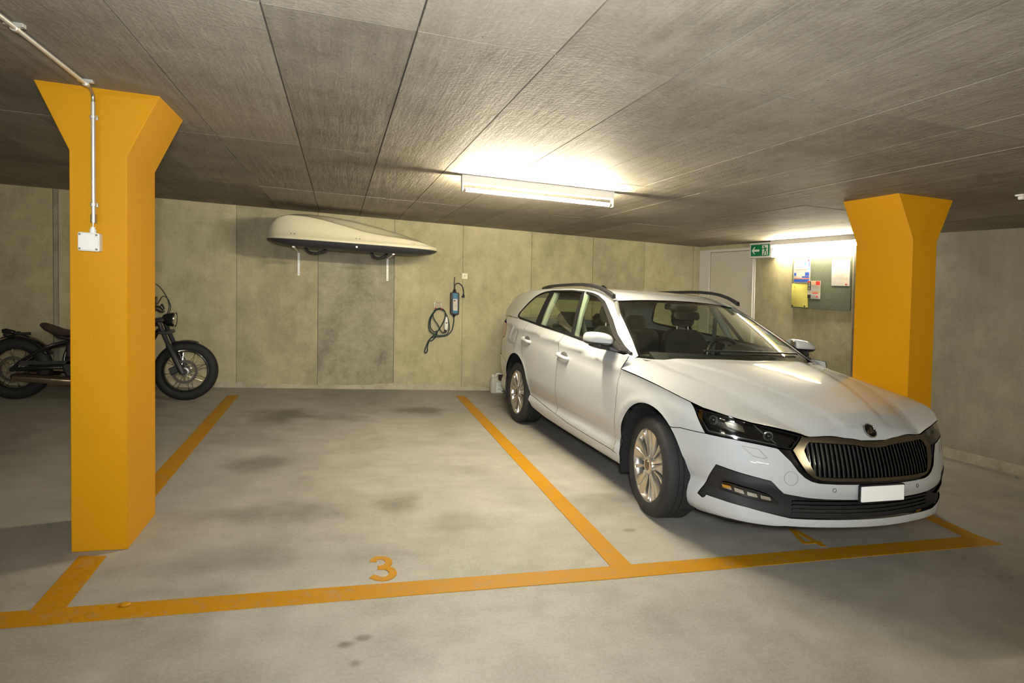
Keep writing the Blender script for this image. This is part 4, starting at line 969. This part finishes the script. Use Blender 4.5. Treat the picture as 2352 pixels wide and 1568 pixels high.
mb = MB()
for s in SIDES: patch(mb, wi, fn_up(s), .05,.05, -.003,.004,'up')
wso = cpart('windscreen', mb, 'windscreen_glass', fixn=False)
wb_ = [(p[0],0. if q[1] == 0 else p[1]) for p,q in zip(inset(wsc,.022),wsc)]
mb = MB()
for i in range(len(wsc)-1):
    for s in SIDES: patch(mb, dedupe([wi[i],wi[i+1],wb_[i+1],wb_[i]]), fn_up(s), .08,.08, -.009,.003,'up')
cpart('windscreen_border', mb, 'gloss_black', wso, fixn=False)
bk = [(-3.53,0),(-3.535,.30),(-3.555,.53),(-3.66,.625),(-3.70,.60),(-3.70,0)]
mb = MB(); bi = [(p[0],0. if q[1] == 0 else p[1]) for p,q in zip(inset(bk,.002),bk)]
for s in SIDES: patch(mb, bi, fn_up(s), .05,.05, -.003,.004,'up')
cpart('rear_window', mb, 'side_glass', fixn=False)
DI = inset(DLO,.014)
def cut(poly, p, q, keep):
    """keep the part of poly on one side of the line p-q (Sutherland-Hodgman)"""
    n = (-(q[1]-p[1]), q[0]-p[0]); d = lambda x: ((x[0]-p[0])*n[0]+(x[1]-p[1])*n[1])*keep
    out = []
    for i in range(len(poly)):
        a, b = poly[i-1], poly[i]; da, db = d(a), d(b)
        if (da >= 0) != (db >= 0):
            t = da/(da-db); out.append((a[0]+t*(b[0]-a[0]), a[1]+t*(b[1]-a[1])))
        if db >= 0: out.append(b)
    return dedupe(out)
B1, B2 = ((-1.526,1.374),(-1.266,1.024)), ((-1.578,1.368),(-1.332,1.036))
C1, C2 = ((-2.195,1.362),(-2.055,1.058)), ((-2.30,1.363),(-2.20,1.075))
for s in SIDES:
    mb = MB()
    for i in range(len(DLO)):
        j = (i+1)%len(DLO); patch(mb, [DLO[i],DLO[j],DI[j],DI[i]], fn_side(s), .1,.1, .003,.012)
    tr = cpart('window_trim', mb, 'trim_black', fixn=False)
    pf = cut(DI,*B1,1); pr = cut(cut(DI,*B2,-1),*C1,1); pq = cut(DI,*C2,-1)
    pbp = cut(cut(DI,*B1,-1),*B2,1); pcp = cut(cut(DI,*C1,-1),*C2,1)
    for nm,po_,m_ in (('front_window',pf,'side_glass'),('rear_window_side',pr,'side_glass'),('quarter_window',pq,'side_glass'),('b_pillar',pbp,'trim_black'),('c_pillar',pcp,'trim_black')):
        nm = {'rear_window_side':'rear_side_window','b_pillar':'door_pillar','c_pillar':'door_pillar'}.get(nm,nm)
        cpart(nm, patch(MB(), po_, fn_side(s), .06,.05, 0,.004), m_, fixn=False)
    # roof rail
    top_ = [(-2.690,1.424),(-2.55,1.444),(-2.35,1.456),(-2.1,1.464),(-1.85,1.472),(-1.653,1.474),(-1.48,1.468),(-1.344,1.454),(-1.22,1.430),(-1.139,1.408),(-1.075,1.388)]
    rings_ = []
    for k,(a_,z_) in enumerate(top_):
        q = min(k,len(top_)-1-k)/2.5; q = min(1,q+.12); wv = .607+.012*math.sin(math.pi*k/10)
        zb0 = max(float(upper(a_,wv))-.006, z_-.026-.012*(1-q))
        rings_.append([(a_,s*(wv-.016),zb0),(a_,s*(wv+.018),zb0-.004),(a_,s*(wv+.016),z_-.008),(a_,s*(wv+.004),z_),(a_,s*(wv-.010),z_-.002)])
    MB().loft(rings_, cap=True).build('roof_rail','satin_black', car, smooth=True, angle=50)
    # wing mirror
    mc = Vector((-.60,s*.958,1.052))
    rr_ = []
    for (da,sz,by,zc_,hz) in ((-.075,.93,.0,0,.045),(-.06,1.0,.0,0,.050),(-.02,1.0,0,.0,.051),(.03,.93,0,-.002,.047),(.062,.72,-.006,-.006,.036),(.080,.40,-.012,-.010,.020)):
        ring_ = []
        for k in range(24):
            an = 2*math.pi*k/24; cx_ = math.copysign(abs(math.cos(an))**.6,math.cos(an)); sz_ = math.copysign(abs(math.sin(an))**.7,math.sin(an))
            up_ = 1.0+.18*cx_*(-1 if s < 0 else 1)*(-1 if s < 0 else 1)*0
            out_ = cx_                                   # +1 outboard
            ring_.append((mc.x+da-.02*out_, mc.y+s*(by+.090*sz*out_), mc.z+zc_+hz*sz_*(1.0-.25*max(0,out_)*(sz_ < 0)-.20*max(0,-out_)*(sz_>0)*.5)))
        rr_.append(ring_)
    def fold(p, s=s):
        # the mirror on the driver's side is folded back against the door
        if s < 0: return p
        an = math.radians(64); dx, dy = p[0]+.63, p[1]-.885; return (-.63+dx*math.cos(an)-dy*math.sin(an), .885+dx*math.sin(an)+dy*math.cos(an), p[2])
    mi = MB().loft([[fold(p) for p in r] for r in rr_], cap=True).build('wing_mirror','car_white', car, smooth=True, angle=60)
    zl = mc.z-.020
    MB().loft([[fold((mc.x+(p[0]-mc.x)*1.03,mc.y+(p[1]-mc.y)*1.025,min(zl,mc.z+(p[2]-mc.z)*1.06))) for p in r] for r in rr_], cap=True).build('mirror_lower_cap','satin_black', mi, smooth=True, angle=40)
    ft_ = [[(mc.x-.055,mc.y-s*.105,.972),(mc.x+.10,mc.y-s*.120,.962),(mc.x+.10,mc.y-s*.122,.985),(mc.x-.055,mc.y-s*.107,1.000)],[(mc.x-.05,mc.y-s*.06,.980),(mc.x+.06,mc.y-s*.06,.979),(mc.x+.055,mc.y-s*.06,1.012),(mc.x-.05,mc.y-s*.06,1.016)],[(mc.x-.06,mc.y+s*.02,.988),(mc.x+.062,mc.y+s*.02,.988),(mc.x+.066,mc.y+s*.02,1.020),(mc.x-.06,mc.y+s*.02,1.022)],[(mc.x-.05,mc.y+s*.06,1.003),(mc.x+.03,mc.y+s*.06,1.003),(mc.x+.03,mc.y+s*.06,1.024),(mc.x-.05,mc.y+s*.06,1.024)]]
    MB().loft([ft_[0],ft_[1]]+([[fold(p) for p in r] for r in ft_[2:]] if s > 0 else ft_[2:]), cap=True).build('mirror_foot','satin_black', mi, bevel=.005)
    MB().prism(rbox(mc.y,mc.z,.15,.078,.02), lambda u,v,d:fold((d,u,v)), mc.x-.073,mc.x-.078).build('mirror_glass','chrome', mi)
    tri = [(-.445,.978),(-.62,1.056),(-.62,.984)]
    cpart('mirror_triangle', patch(MB(), tri, fn_side(s), .05,.05, .006,.012), 'trim_black', fixn=False)
MB().loft([[(-2.45,-.012,1.435),(-2.45,.012,1.435)],[(-2.52,-.012,1.435),(-2.52,.012,1.435)]],closed=False)
MB().loft([[(-2.36,-.006,1.432),(-2.36,.006,1.432),(-2.36,.004,1.436),(-2.36,-.004,1.436)],[(-2.48,-.020,1.428),(-2.48,.020,1.428),(-2.48,.004,1.482),(-2.48,-.004,1.482)],[(-2.53,-.018,1.425),(-2.53,.018,1.425),(-2.53,.003,1.478),(-2.53,-.003,1.478)]], cap=True).build('antenna','satin_black', car, smooth=True)
# wipers
for (y0,y1) in ((-.30,.28),(.25,.62)):
    pts = [(float(-.20-.42*y*y*.9)-.035,y,float(upper(-.235-.38*y*y,y))+.012) for y in np.linspace(y0,y1,8)]
    MB().tube(pts,.007,6).build('wiper','satin_black', car, smooth=True)
MB().loft([[(a_,y,float(upper(a_-.02,y))-.012+dz) for a_,dz in ((-.09-.42*y*y,-.02),(-.10-.42*y*y,-.008),(-.22-.42*y*y,-.004),(-.22-.42*y*y,-.03))] for y in np.linspace(-.66,.66,15)], cap=True).build('cowl','satin_black', car)
# fuel flap
mb = MB(); fo_ = rbox(4.225,.885,.15,.155,.03); fi = inset(fo_,.0016)
for k in range(len(fo_)): patch(mb, [fo_[k],fo_[(k+1)%len(fo_)],fi[(k+1)%len(fi)],fi[k]], fn_low(-1), 1,1, .0006,.003)
cpart('fuel_flap', mb, 'cabin_grey', fixn=False)
# ------------------------------------------------------------------ wheels
def wheel_mesh():
    fn = lambda r,a,h: (r*math.cos(a), h, r*math.sin(a))
    tr = MB(); prof = [(.225,.006),(.236,.012),(.262,.016),(.290,.012),(.302,.004),(.309,-.008),(.3125,-.022)]
    y = -.022
    for g in range(4):
        prof += [(.3145,y-.006),(.3145,y-.030),(.3075,y-.031),(.3075,y-.037),(.3145,y-.038)]; y -= .0375
    prof += [(.3125,-.180),(.302,-.200),(.285,-.208),(.24,-.205),(.225,-.195)]
    tr.lathe(prof, fn, 72)
    rim = MB(); rim.lathe([(.228,-.19),(.222,-.15),(.205,-.10),(.205,-.03),(.212,-.008),(.224,.004),(.232,.006),(.2345,.002),(.230,-.008)], fn, 72)
    rim.lathe([(.058,-.018),(.058,.0),(.050,.006),(.033,.007),(.033,-.02)], fn, 40)
    for k in range(5):
        a0 = 2*math.pi*k/5+math.pi/2
        rr_ = []
        for (r,hwid,y0) in ((.045,.030,-.004),(.09,.036,-.012),(.14,.052,-.012),(.19,.072,-.006),(.216,.082,.0)):
            row = []
            for (q,dy) in ((-1,-.030),(-1,-.004),(-.55,.004),(-.12,.0),(0,-.012),(.12,.0),(.55,.004),(1,-.004),(1,-.030)):
                d = q*hwid; ca,sa = math.cos(a0),math.sin(a0)
                row.append((r*ca-d*sa, y0+dy, r*sa+d*ca))
            rr_.append(row)
        rim.loft(rr_, closed=True, cap=True)
        # thin intermediate blade
        a1 = a0+math.pi/5
        rr_ = []
        for (r,hwid,y0) in ((.05,.010,-.012),(.12,.010,-.020),(.19,.014,-.014),(.214,.018,-.006)):
            ca,sa = math.cos(a1),math.sin(a1); rr_.append([(r*ca-d*sa, y0+dy, r*sa+d*ca) for d,dy in ((-hwid,-.02),(-hwid*.6,.0),(hwid*.6,.0),(hwid,-.02))])
        rim.loft(rr_, closed=True, cap=True)
    cap_ = MB(); cap_.lathe([(.0,.010),(.020,.0095),(.029,.008),(.032,.004),(.032,-.004)], fn, 28)
    bolts = MB()
    disc = MB(); disc.lathe([(.145,-.075),(.145,-.060),(.07,-.060),(.07,-.045),(.03,-.045)], fn, 40)
    return tr, rim, cap_, disc
WM = wheel_mesh()
def wheel(a, s, rot):
    tr, rim, cp_, dc = WM
    o = tr.build('wheel','tyre', car, smooth=True, angle=30)
    o.location = (a, s*.862, .3145); o.rotation_euler = (0,0,(0 if s > 0 else math.pi)+rot)
    o['label'] = 'wheel with black tyre and silver alloy rim'
    for nm,mb_,m_ in (('rim',rim,'alloy'),('hub_cap',cp_,'dark_chrome'),('brake_disc',dc,'brake')):
        mb_.build(nm,m_,o,smooth=True,angle=30)
    for k in range(5):
        an = 2*math.pi*(k+.5)/5+math.pi/2
        MB().cyl((.056*math.cos(an),-.02,.056*math.sin(an)),(.056*math.cos(an),.0,.056*math.sin(an)),.008,8).build('bolt','screw',o)
    return o
wheel(.0,-1,-.13); wheel(.0,1,-.13); wheel(-2.60,-1,0); wheel(-2.60,1,0)
# wheel housings, underbody
for s in SIDES:
    for (ac,r) in ((aoft(TF),RF+.004),(aoft(TR),RR+.004)):
        m = MB(); n = 22
        pr = [(ac+r*math.cos(a),ZF+r*math.sin(a)) for a in np.radians(np.linspace(-25,205,n))]
        m.add([(x,s*.885,z) for x,z in pr]+[(x,s*.55,z) for x,z in pr],[(i,i+1,i+1+n,i+n) for i in range(n-1)]+[tuple(range(n,2*n))])
        m.build('wheel_housing','under',car)
MB().box((-1.95,-.80,.19),(-.50,.80,.28)).build('underbody','under',car)
MB().box((-.50,-.52,.20),(.72,.52,.30)).build('engine_tray','under',car)
MB().box((-3.45,-.52,.24),(-1.95,.52,.34)).build('rear_floor','under',car)
# black splitter below the bumper
mb = MB(); sp_ = [(0,.205),(.317,.203),(.5411,.198),(.6171,.190),(.75,.178),(.90,.172),(.93,.182),(.93,.205),(.8221,.219),(.6171,.219),(.5411,.226),(.317,.227),(0,.227)]
for s in SIDES: patch(mb, sp_, fn_low(s), .04,.02, -.012,.02)
cpart('splitter', mb, 'satin_black', fixn=False)
# bulkhead behind the front opening so that nothing shows through
MB().box((.55,-.45,.22),(.60,.45,.66)).build('radiator','under',car)
# ------------------------------------------------------------------ cabin
m = MB(); m.box((-3.5,-.80,.30),(-.45,.80,.36)); m.build('cabin_floor','cabin_dark',car)
for s in SIDES:
    for (a0,a1,dr) in ((-1.40,-.42,fdoors),(-2.05,-1.46,rdoors)):
        k = 0 if s < 0 else 1
        MB().box((a0,s*.79-.012,.36),(a1,s*.79+.012,.985)).build('door_card','cabin_dark',dr[k],bevel=.008)
    MB().box((-3.45,s*.74-.012,.36),(-2.1,s*.74+.012,1.03)).build('side_lining','cabin_dark',car)
# pillar linings
    for (p,q,r_) in (((-.56,s*.745,1.0),(-1.10,s*.575,1.325),.020),((-1.36,s*.80,1.0),(-1.53,s*.63,1.38),.030),((-2.15,s*.80,1.04),(-2.22,s*.64,1.37),.035)):
        MB().tube([p,tuple((Vector(p)+Vector(q))/2+Vector((0,s*.012,0))),q],r_,8).build('pillar_lining','cabin_grey' if r_ < .021 else 'headliner',car,smooth=True)
MB().loft([[(-.20,y,.90),(-.30,y,.955-.02*abs(y)),(-.52,y,.962+.0*abs(y)),(-.72,y,.93),(-.80,y,.86),(-.74,y,.58),(-.25,y,.58)] for y in np.linspace(-.745,.745,9)], cap=True).build('dashboard','cabin_dark',car,smooth=True,angle=40)
MB().loft([[(-.62+.03*k,.36+.19*math.cos(a),.955+.055*max(0,math.sin(a))*(1-.2*k)) for a in np.linspace(0,math.pi,9)] for k in (-3,-1,1,3)], cap=True).build('instrument_hood','cabin_dark',car,smooth=True)
fnw = lambda r,a,h: (-.86+.35*r*math.sin(a)*.0+h*.93-.36*r*math.sin(a), .36+r*math.cos(a), .90+.93*r*math.sin(a)+.36*h)
sw = MB().tube([fnw(.185,a,0) for a in np.linspace(0,2*math.pi,37)[:-1]],.016,8,closed=True).build('steering_wheel','satin_black',car,smooth=True)
m = MB()
for a in (0,math.pi,-math.pi/2): m.tube([fnw(.04,a,.01),fnw(.18,a,0)],.014,6)
m.lathe([(.0,-.015),(.055,-.012),(.065,.01),(.05,.03)], fnw, 20); m.build('wheel_spokes','satin_black',sw,smooth=True)
MB().tube([fnw(.03,0,.03),(-.62,.36,.86)],.035,10).build('steering_column','cabin_dark',sw,smooth=True)
def seat(ac, bc_, nm, w=.25, hd_=True):
    o = MB().loft([[(ac+dx,bc_+w*sx,.36+dz) for sx,dz in ((-1,.02),(-1,.16),(-.8,.20),(-.5,.175),(.5,.175),(.8,.20),(1,.16),(1,.02))] for dx in (-.05,.2,.42,.50)], cap=True).build(nm,'seat_cloth',car,smooth=True,angle=50)
    rg = []
    for (z,dx,ww,dp) in ((.48,-.02,.95,.09),(.62,-.05,1,.10),(.80,-.10,1,.095),(.95,-.145,.95,.08),(1.06,-.175,.78,.065),(1.10,-.185,.5,.04)):
        rg.append([(ac+dx-dp,bc_-w*ww*.9,z),(ac+dx+dp*.6,bc_-w*ww,z),(ac+dx+dp*.9,bc_-w*ww*.8,z),(ac+dx+dp*.55,bc_-w*ww*.5,z),(ac+dx+dp*.55,bc_+w*ww*.5,z),(ac+dx+dp*.9,bc_+w*ww*.8,z),(ac+dx+dp*.6,bc_+w*ww,z),(ac+dx-dp,bc_+w*ww*.9,z)])
    MB().loft(rg, cap=True).build('backrest','seat_cloth',o,smooth=True,angle=50)
    rg = []
    for (z,k) in ((1.13,.75),(1.16,.95),(1.22,1),(1.27,.9),(1.295,.6)):
        rg.append([(ac-.20+.05*math.cos(a)*k,bc_+.125*k*math.copysign(abs(math.sin(a))**.7,math.sin(a)),z) for a in np.linspace(0,2*math.pi,17)[:-1]])
    MB().loft(rg, cap=True).build('headrest','seat_cloth',o,smooth=True)
    for d in (-.06,.06): MB().cyl((ac-.195,bc_+d,1.07),(ac-.20,bc_+d,1.15),.007,8).build('headrest_post','galv',o)
seat(-1.34,.37,'front_seat'); seat(-1.34,-.37,'front_seat')
bench = MB().box((-2.35,-.66,.38),(-1.88,.66,.56)).build('rear_bench','seat_cloth',car,bevel=.05)
MB().add([(-2.30,-.66,.55),(-2.18,-.66,.55),(-2.18,.66,.55),(-2.30,.66,.55),(-2.50,-.64,1.03),(-2.38,-.64,1.03),(-2.38,.64,1.03),(-2.50,.64,1.03)],[(3,2,1,0),(4,5,6,7),(0,1,5,4),(1,2,6,5),(2,3,7,6),(3,0,4,7)]).build('backrest','seat_cloth',bench,bevel=.03)
for y in (-.40,0,.40):
    MB().loft([[(-2.45+.045*math.cos(a)*k,y+.12*k*math.copysign(abs(math.sin(a))**.7,math.sin(a)),z) for a in np.linspace(0,2*math.pi,17)[:-1]] for z,k in ((1.03,.7),(1.06,.95),(1.14,1),(1.18,.7))], cap=True).build('headrest','seat_cloth',bench,smooth=True)
MB().prism(rbox(.03,1.245,.235,.068,.025), lambda u,v,d:(d-.25*(v-1.245),u,v), -.97,-1.0).build('interior_mirror','cabin_dark',car,bevel=.006)
MB().box((-1.12,-.11,1.285),(-.95,.11,1.335)).build('mirror_base','cabin_dark',car,bevel=.015)
# seat belts
for s in SIDES: MB().tube([(-1.50,s*.70,1.22),(-1.45,s*.66,1.0),(-1.40,s*.60,.6)],.020,4,flat=.15).build('seat_belt','cabin_grey',car)
# ================================================================== motorcycle behind the left pillar
mat('bike_black', (.012,.012,.013), .18, coat=.4, noise=0); mat('bike_satin', (.02,.02,.02), .45); mat('bike_tyre', (.010,.010,.010), .75, noise=.2)
mat('exhaust_steel', (.55,.47,.38), .18, 1, noise=0); mat('engine_metal', (.06,.06,.06), .35, .7, noise=.2); mat('engine_fin', (.30,.29,.27), .35, .8, noise=.1); mat('bike_leather', (.035,.024,.018), .6, noise=.3, nscale=60, bump=.2)
mat('disc_steel', (.16,.15,.14), .3, .9)
BYK = 6.93; B0 = (-2.6,BYK,0)
bike = thing('motorcycle','black motorcycle with spoked wheels and solo seat parked behind the left pillar','motorcycle',B0)
def bp(x,z,y=0): return (x,BYK+y,z)
def bpart(name, mb, m_, parent=None, **k): return mb.build(name, m_, parent or bike, B0, **k)
def ywheel(cx, cz, R, tr, rimr, name, nsp=32):
    fn = lambda r,a,h: bp(cx+r*math.cos(a), cz+r*math.sin(a), h)
    prof = [(R-tr+tr*math.cos(a)*1.0, tr*1.02*math.sin(a)) for a in np.linspace(-2.35,2.35,19)]
    w = bpart(name, MB().lathe(prof, fn, 64), 'bike_tyre', smooth=True, angle=60)
    bpart('rim', MB().lathe([(rimr+.018,-.048),(rimr+.006,-.050),(rimr-.004,-.040),(rimr-.010,0),(rimr-.004,.040),(rimr+.006,.050),(rimr+.018,.048)], fn, 64), 'bike_black', w, smooth=True)
    bpart('hub', MB().lathe([(.018,-.085),(.045,-.08),(.048,-.055),(.034,-.045),(.034,.045),(.048,.055),(.045,.08),(.018,.085)], fn, 32), 'engine_fin', w, smooth=True)
    bpart('brake_disc', MB().lathe([(.125,-.068),(.125,-.062),(.098,-.062),(.098,-.068)], fn, 48, close=True), 'disc_steel', w, smooth=True)
    for k in range(nsp):
        a = 2*math.pi*k/nsp; sd = 1 if k%2 else -1; b = a+(.62 if (k//2)%2 else -.62)
        p = bp(cx+.045*math.cos(a),cz+.045*math.sin(a),sd*.062); q = bp(cx+(rimr-.006)*math.cos(b),cz+(rimr-.006)*math.sin(b),sd*.008)
        bpart('spoke', MB().tube([p,q],.0024,5), 'chrome', w)
    return w
fw = ywheel(-1.862,.312,.312,.056,.212,'front_wheel')
rw_ = ywheel(-3.372,.308,.308,.066,.196,'rear_wheel')
for s in (-1,1):
    y = s*.105
    bpart('fork_leg', MB().tube([bp(-2.135,.86,y),bp(-2.02,.60,y),bp(-2.015,.59,y),bp(-1.872,.30,y)],[.022,.022,.030,.030],14), 'bike_satin', smooth=True)
    bpart('axle_clamp', MB().cyl(bp(-1.865,.312,y-.02),bp(-1.865,.312,y+.02),.034,18), 'engine_metal', smooth=True)
    bpart('shock_spring', MB().tube([bp(-2.93+.012*math.cos(k*.9),.40+.006*k,s*.03+.012*math.sin(k*.9)) for k in range(24)],.005,6), 'bike_satin')
for z,x in ((.845,-2.12),(.72,-2.065)):
    bpart('fork_yoke', MB().box(bp(x-.05,z-.018,-.14),bp(x+.05,z+.018,.14)), 'bike_satin', bevel=.012)
bpart('brake_caliper', MB().obox(bp(-1.95,.33,-.085),(.045,0,.02),(0,.025,0),(-.015,0,.035)), 'engine_metal', bevel=.008)
# headlamp, instrument, bars, cables
hl_ = bpart('headlamp', MB().lathe([(.0,-.085),(.045,-.075),(.070,-.03),(.076,.02),(.078,.035)], lambda r,a,h: bp(-2.03+h,.85+r*math.sin(a)*.98,r*math.cos(a)), 28), 'bike_black', smooth=True)
bpart('lamp_glass', MB().lathe([(.075,.034),(.055,.045),(.0,.050)], lambda r,a,h: bp(-2.03+h,.85+r*math.sin(a)*.98,r*math.cos(a)), 28), 'chrome', hl_, smooth=True)
bpart('lamp_rim', MB().lathe([(.070,.03),(.082,.028),(.084,.036),(.076,.044)], lambda r,a,h: bp(-2.03+h,.85+r*math.sin(a)*.98,r*math.cos(a)), 28), 'chrome', hl_, smooth=True)
bpart('instrument', MB().lathe([(.0,-.03),(.035,-.028),(.042,.0),(.042,.022),(.036,.028),(.0,.028)], lambda r,a,h: bp(-2.115-.5*h+.8*r*math.sin(a)*.3,.972+.86*h+.5*r*math.sin(a),r*math.cos(a)), 22), 'bike_black', smooth=True)
hb = [bp(-2.29,.945,-.40),bp(-2.24,.965,-.26),bp(-2.15,.955,-.12),bp(-2.12,.93,-.05),bp(-2.12,.93,.05),bp(-2.15,.955,.12),bp(-2.24,.965,.26),bp(-2.29,.945,.40)]
hbo = bpart('handlebar', MB().tube(spline(hb,5),.0125,10), 'bike_satin', smooth=True)
for s in (-1,1):
    bpart('grip', MB().tube([bp(-2.30,.942,s*.42),bp(-2.262,.956,s*.31)],.018,12), 'black_rubber', hbo, smooth=True)
    bpart('lever', MB().tube(spline([bp(-2.20,.97,s*.25),bp(-2.215,.96,s*.33),bp(-2.25,.945,s*.41)],4),.006,6), 'galv', hbo, smooth=True)
    bpart('mirror_stem', MB().tube([bp(-2.285,.945,s*.42),bp(-2.30,.99,s*.47)],.006,6), 'bike_satin', hbo)
    bpart('mirror', MB().lathe([(0,-.012),(.045,-.008),(.045,.006),(0,.008)], lambda r,a,h: bp(-2.30+h,1.02+r*math.sin(a),s*.48+r*math.cos(a)), 20), 'bike_black', hbo, smooth=True)
bpart('cable', MB().tube(spline([bp(-2.23,1.0,-.26),bp(-2.17,1.20,-.20),bp(-2.125,1.19,-.12),bp(-2.065,1.08,-.06),bp(-2.045,.98,-.04),bp(-2.07,.88,-.03)],6),.0045,6), 'black_rubber', smooth=True)
bpart('cable', MB().tube(spline([bp(-2.23,.99,.26),bp(-2.16,1.08,.16),bp(-2.09,1.06,.08),bp(-2.05,.97,.04),bp(-2.07,.88,.03)],6),.0045,6), 'black_rubber', smooth=True)
# mudguards
def fender(cx,cz,R,a0,a1,w,name,m_='bike_black'):
    rings_ = []
    for a in np.radians(np.linspace(a0,a1,18)):
        row = []
        for q in np.linspace(-1,1,9):
            rr_ = R-.022*q*q; row.append(bp(cx+rr_*math.cos(a),cz+rr_*math.sin(a),w*q))
        rings_.append(row)
    o = bpart(name, MB().loft(rings_, closed=False), m_, smooth=True, angle=60)
    sl = o.modifiers.new('thickness','SOLIDIFY'); sl.thickness = .004; return o
fender(-1.862,.312,.330,72,118,.062,'front_mudguard')
fender(-3.372,.308,.336,28,112,.078,'rear_mudguard')
bpart('tail_lamp', MB().tube([bp(-3.50,.668,0),bp(-3.47,.672,0),bp(-3.40,.66,0)],[.022,.026,.018],14), 'bike_black', smooth=True)
bpart('plate_stay', MB().tube([bp(-3.47,.66,0),bp(-3.35,.648,0),bp(-3.27,.655,0)],.014,10), 'bike_satin', smooth=True)
for s in (-1,1): bpart('indicator', MB().ball(bp(-3.42,.645,s*.11),(.03,.022,.018),12,8), 'bike_black', smooth=True)
# frame
def ft(pts,r=.016): return MB().tube(spline(pts,6),r,10)
bpart('frame_backbone', ft([bp(-2.13,.80),bp(-2.40,.74),bp(-2.72,.66),bp(-2.92,.58),bp(-3.08,.545)],.022), 'bike_black', smooth=True)
for s in (-1,1):
    bpart('down_tube', ft([bp(-2.14,.74,s*.02),bp(-2.23,.55,s*.10),bp(-2.30,.25,s*.13),bp(-2.55,.17,s*.13),bp(-2.85,.22,s*.12),bp(-2.93,.40,s*.11),bp(-2.90,.58,s*.08)]), 'bike_black', smooth=True)
    bpart('swingarm', ft([bp(-2.90,.34,s*.10),bp(-3.12,.33,s*.115),bp(-3.372,.308,s*.115)],.020), 'bike_black', smooth=True)
    bpart('upper_stay', ft([bp(-2.92,.60,s*.07),bp(-3.10,.53,s*.105),bp(-3.25,.42,s*.115),bp(-3.36,.32,s*.115)],.016), 'bike_black', smooth=True)
# engine
eng = bpart('engine', MB().prism([(-2.90,.24),(-2.42,.22),(-2.32,.34),(-2.38,.45),(-2.62,.48),(-2.88,.46),(-2.95,.36)], lambda u,v,d: bp(u,v,d), -.15,.15), 'engine_metal', bevel=.025, seg=3)
for k in range(8): bpart('cooling_fin', MB().box(bp(-2.62,.475+.021*k,-.13),bp(-2.40,.485+.021*k,.13)), 'engine_metal', eng, bevel=.004)
bpart('cylinder', MB().box(bp(-2.60,.44,-.115),bp(-2.42,.65,.115)), 'engine_metal', eng, bevel=.02)
bpart('cylinder_head', MB().box(bp(-2.63,.645,-.125),bp(-2.40,.70,.125)), 'engine_metal', eng, bevel=.018)
for s in (-1,1):
    bpart('side_cover', MB().cyl(bp(-2.50,.33,s*.14),bp(-2.50,.33,s*.175),.085,28), 'engine_metal', eng, bevel=.008)
    bpart('side_cover', MB().cyl(bp(-2.74,.35,s*.14),bp(-2.74,.35,s*.170),.075,28), 'engine_metal', eng, bevel=.008)
    bpart('foot_peg', MB().tube([bp(-2.40,.25,s*.14),bp(-2.40,.25,s*.27)],.013,10), 'black_rubber', smooth=True)
bpart('air_box', MB().box(bp(-2.93,.42,-.12),bp(-2.72,.60,.12)), 'bike_satin', bevel=.03)
# exhausts
for s in (-1,1):
    y = s*.17
    bpart('header_pipe', ft([bp(-2.40,.60,s*.08),bp(-2.28,.58,s*.11),bp(-2.24,.42,s*.15),bp(-2.30,.24,y),bp(-2.45,.19,y)],.020), 'exhaust_steel', smooth=True)
    bpart('silencer', MB().tube([bp(-2.45,.19,y),bp(-2.55,.195,y),bp(-2.62,.20,y),bp(-3.25,.243,y),bp(-3.32,.248,y)],[.022,.034,.043,.043,.034],18), 'exhaust_steel', smooth=True)
    bpart('tail_pipe', MB().tube([bp(-3.31,.247,y),bp(-3.335,.249,y)],[.026,.024],14), 'bike_black', smooth=True)
# tank, seat, stand, chain guard
rg = []
for x,w_,zb_,zt in ((-2.19,.03,.80,.83),(-2.24,.09,.74,.88),(-2.36,.135,.70,.915),(-2.50,.14,.68,.905),(-2.64,.11,.67,.86),(-2.74,.06,.67,.79),(-2.78,.03,.68,.74)):
    zc_ = (zb_+zt)/2; hz = (zt-zb_)/2
    rg.append([bp(x,zc_+hz*math.copysign(abs(math.sin(a))**.75,math.sin(a)),w_*math.copysign(abs(math.cos(a))**.75,math.cos(a))) for a in np.linspace(0,2*math.pi,25)[:-1]])
tk = bpart('fuel_tank', MB().loft(rg, cap=True), 'bike_black', smooth=True, angle=70)
bpart('filler_cap', MB().cyl(bp(-2.42,.905),bp(-2.42,.925),.030,20), 'chrome', tk, smooth=True)
rg = []
for x,w_,zt,th in ((-3.178,.03,.765,.015),(-3.16,.09,.768,.03),(-3.11,.135,.742,.045),(-3.04,.15,.712,.055),(-2.95,.145,.700,.055),(-2.86,.115,.703,.05),(-2.77,.07,.712,.045),(-2.73,.04,.715,.03)):
    rg.append([bp(x,zt-.012*q*q,w_*q) for q in np.linspace(-1,1,9)]+[bp(x,zt-.012-th*(1-.5*q*q),w_*.94*q) for q in np.linspace(1,-1,9)])
bpart('seat', MB().loft(rg, cap=True), 'bike_leather', smooth=True, angle=60)
bpart('seat_pan', ft([bp(-3.13,.735,0),bp(-3.05,.65,0),bp(-2.95,.62,0),bp(-2.85,.62,0)],.020), 'bike_satin', smooth=True)
bpart('drive_guard', MB().prism([(-3.30,.36),(-2.85,.38),(-2.85,.41),(-3.28,.40)], lambda u,v,d: bp(u,v,d), -.15,-.12), 'bike_satin')
bpart('side_stand', MB().tube([bp(-2.62,.19,-.12),bp(-2.70,.09,-.20),bp(-2.76,.008,-.27)],.011,8), 'bike_satin', smooth=True)
bpart('battery_box', MB().box(bp(-2.86,.13,-.10),bp(-2.66,.21,.10)), 'bike_satin', bevel=.012)
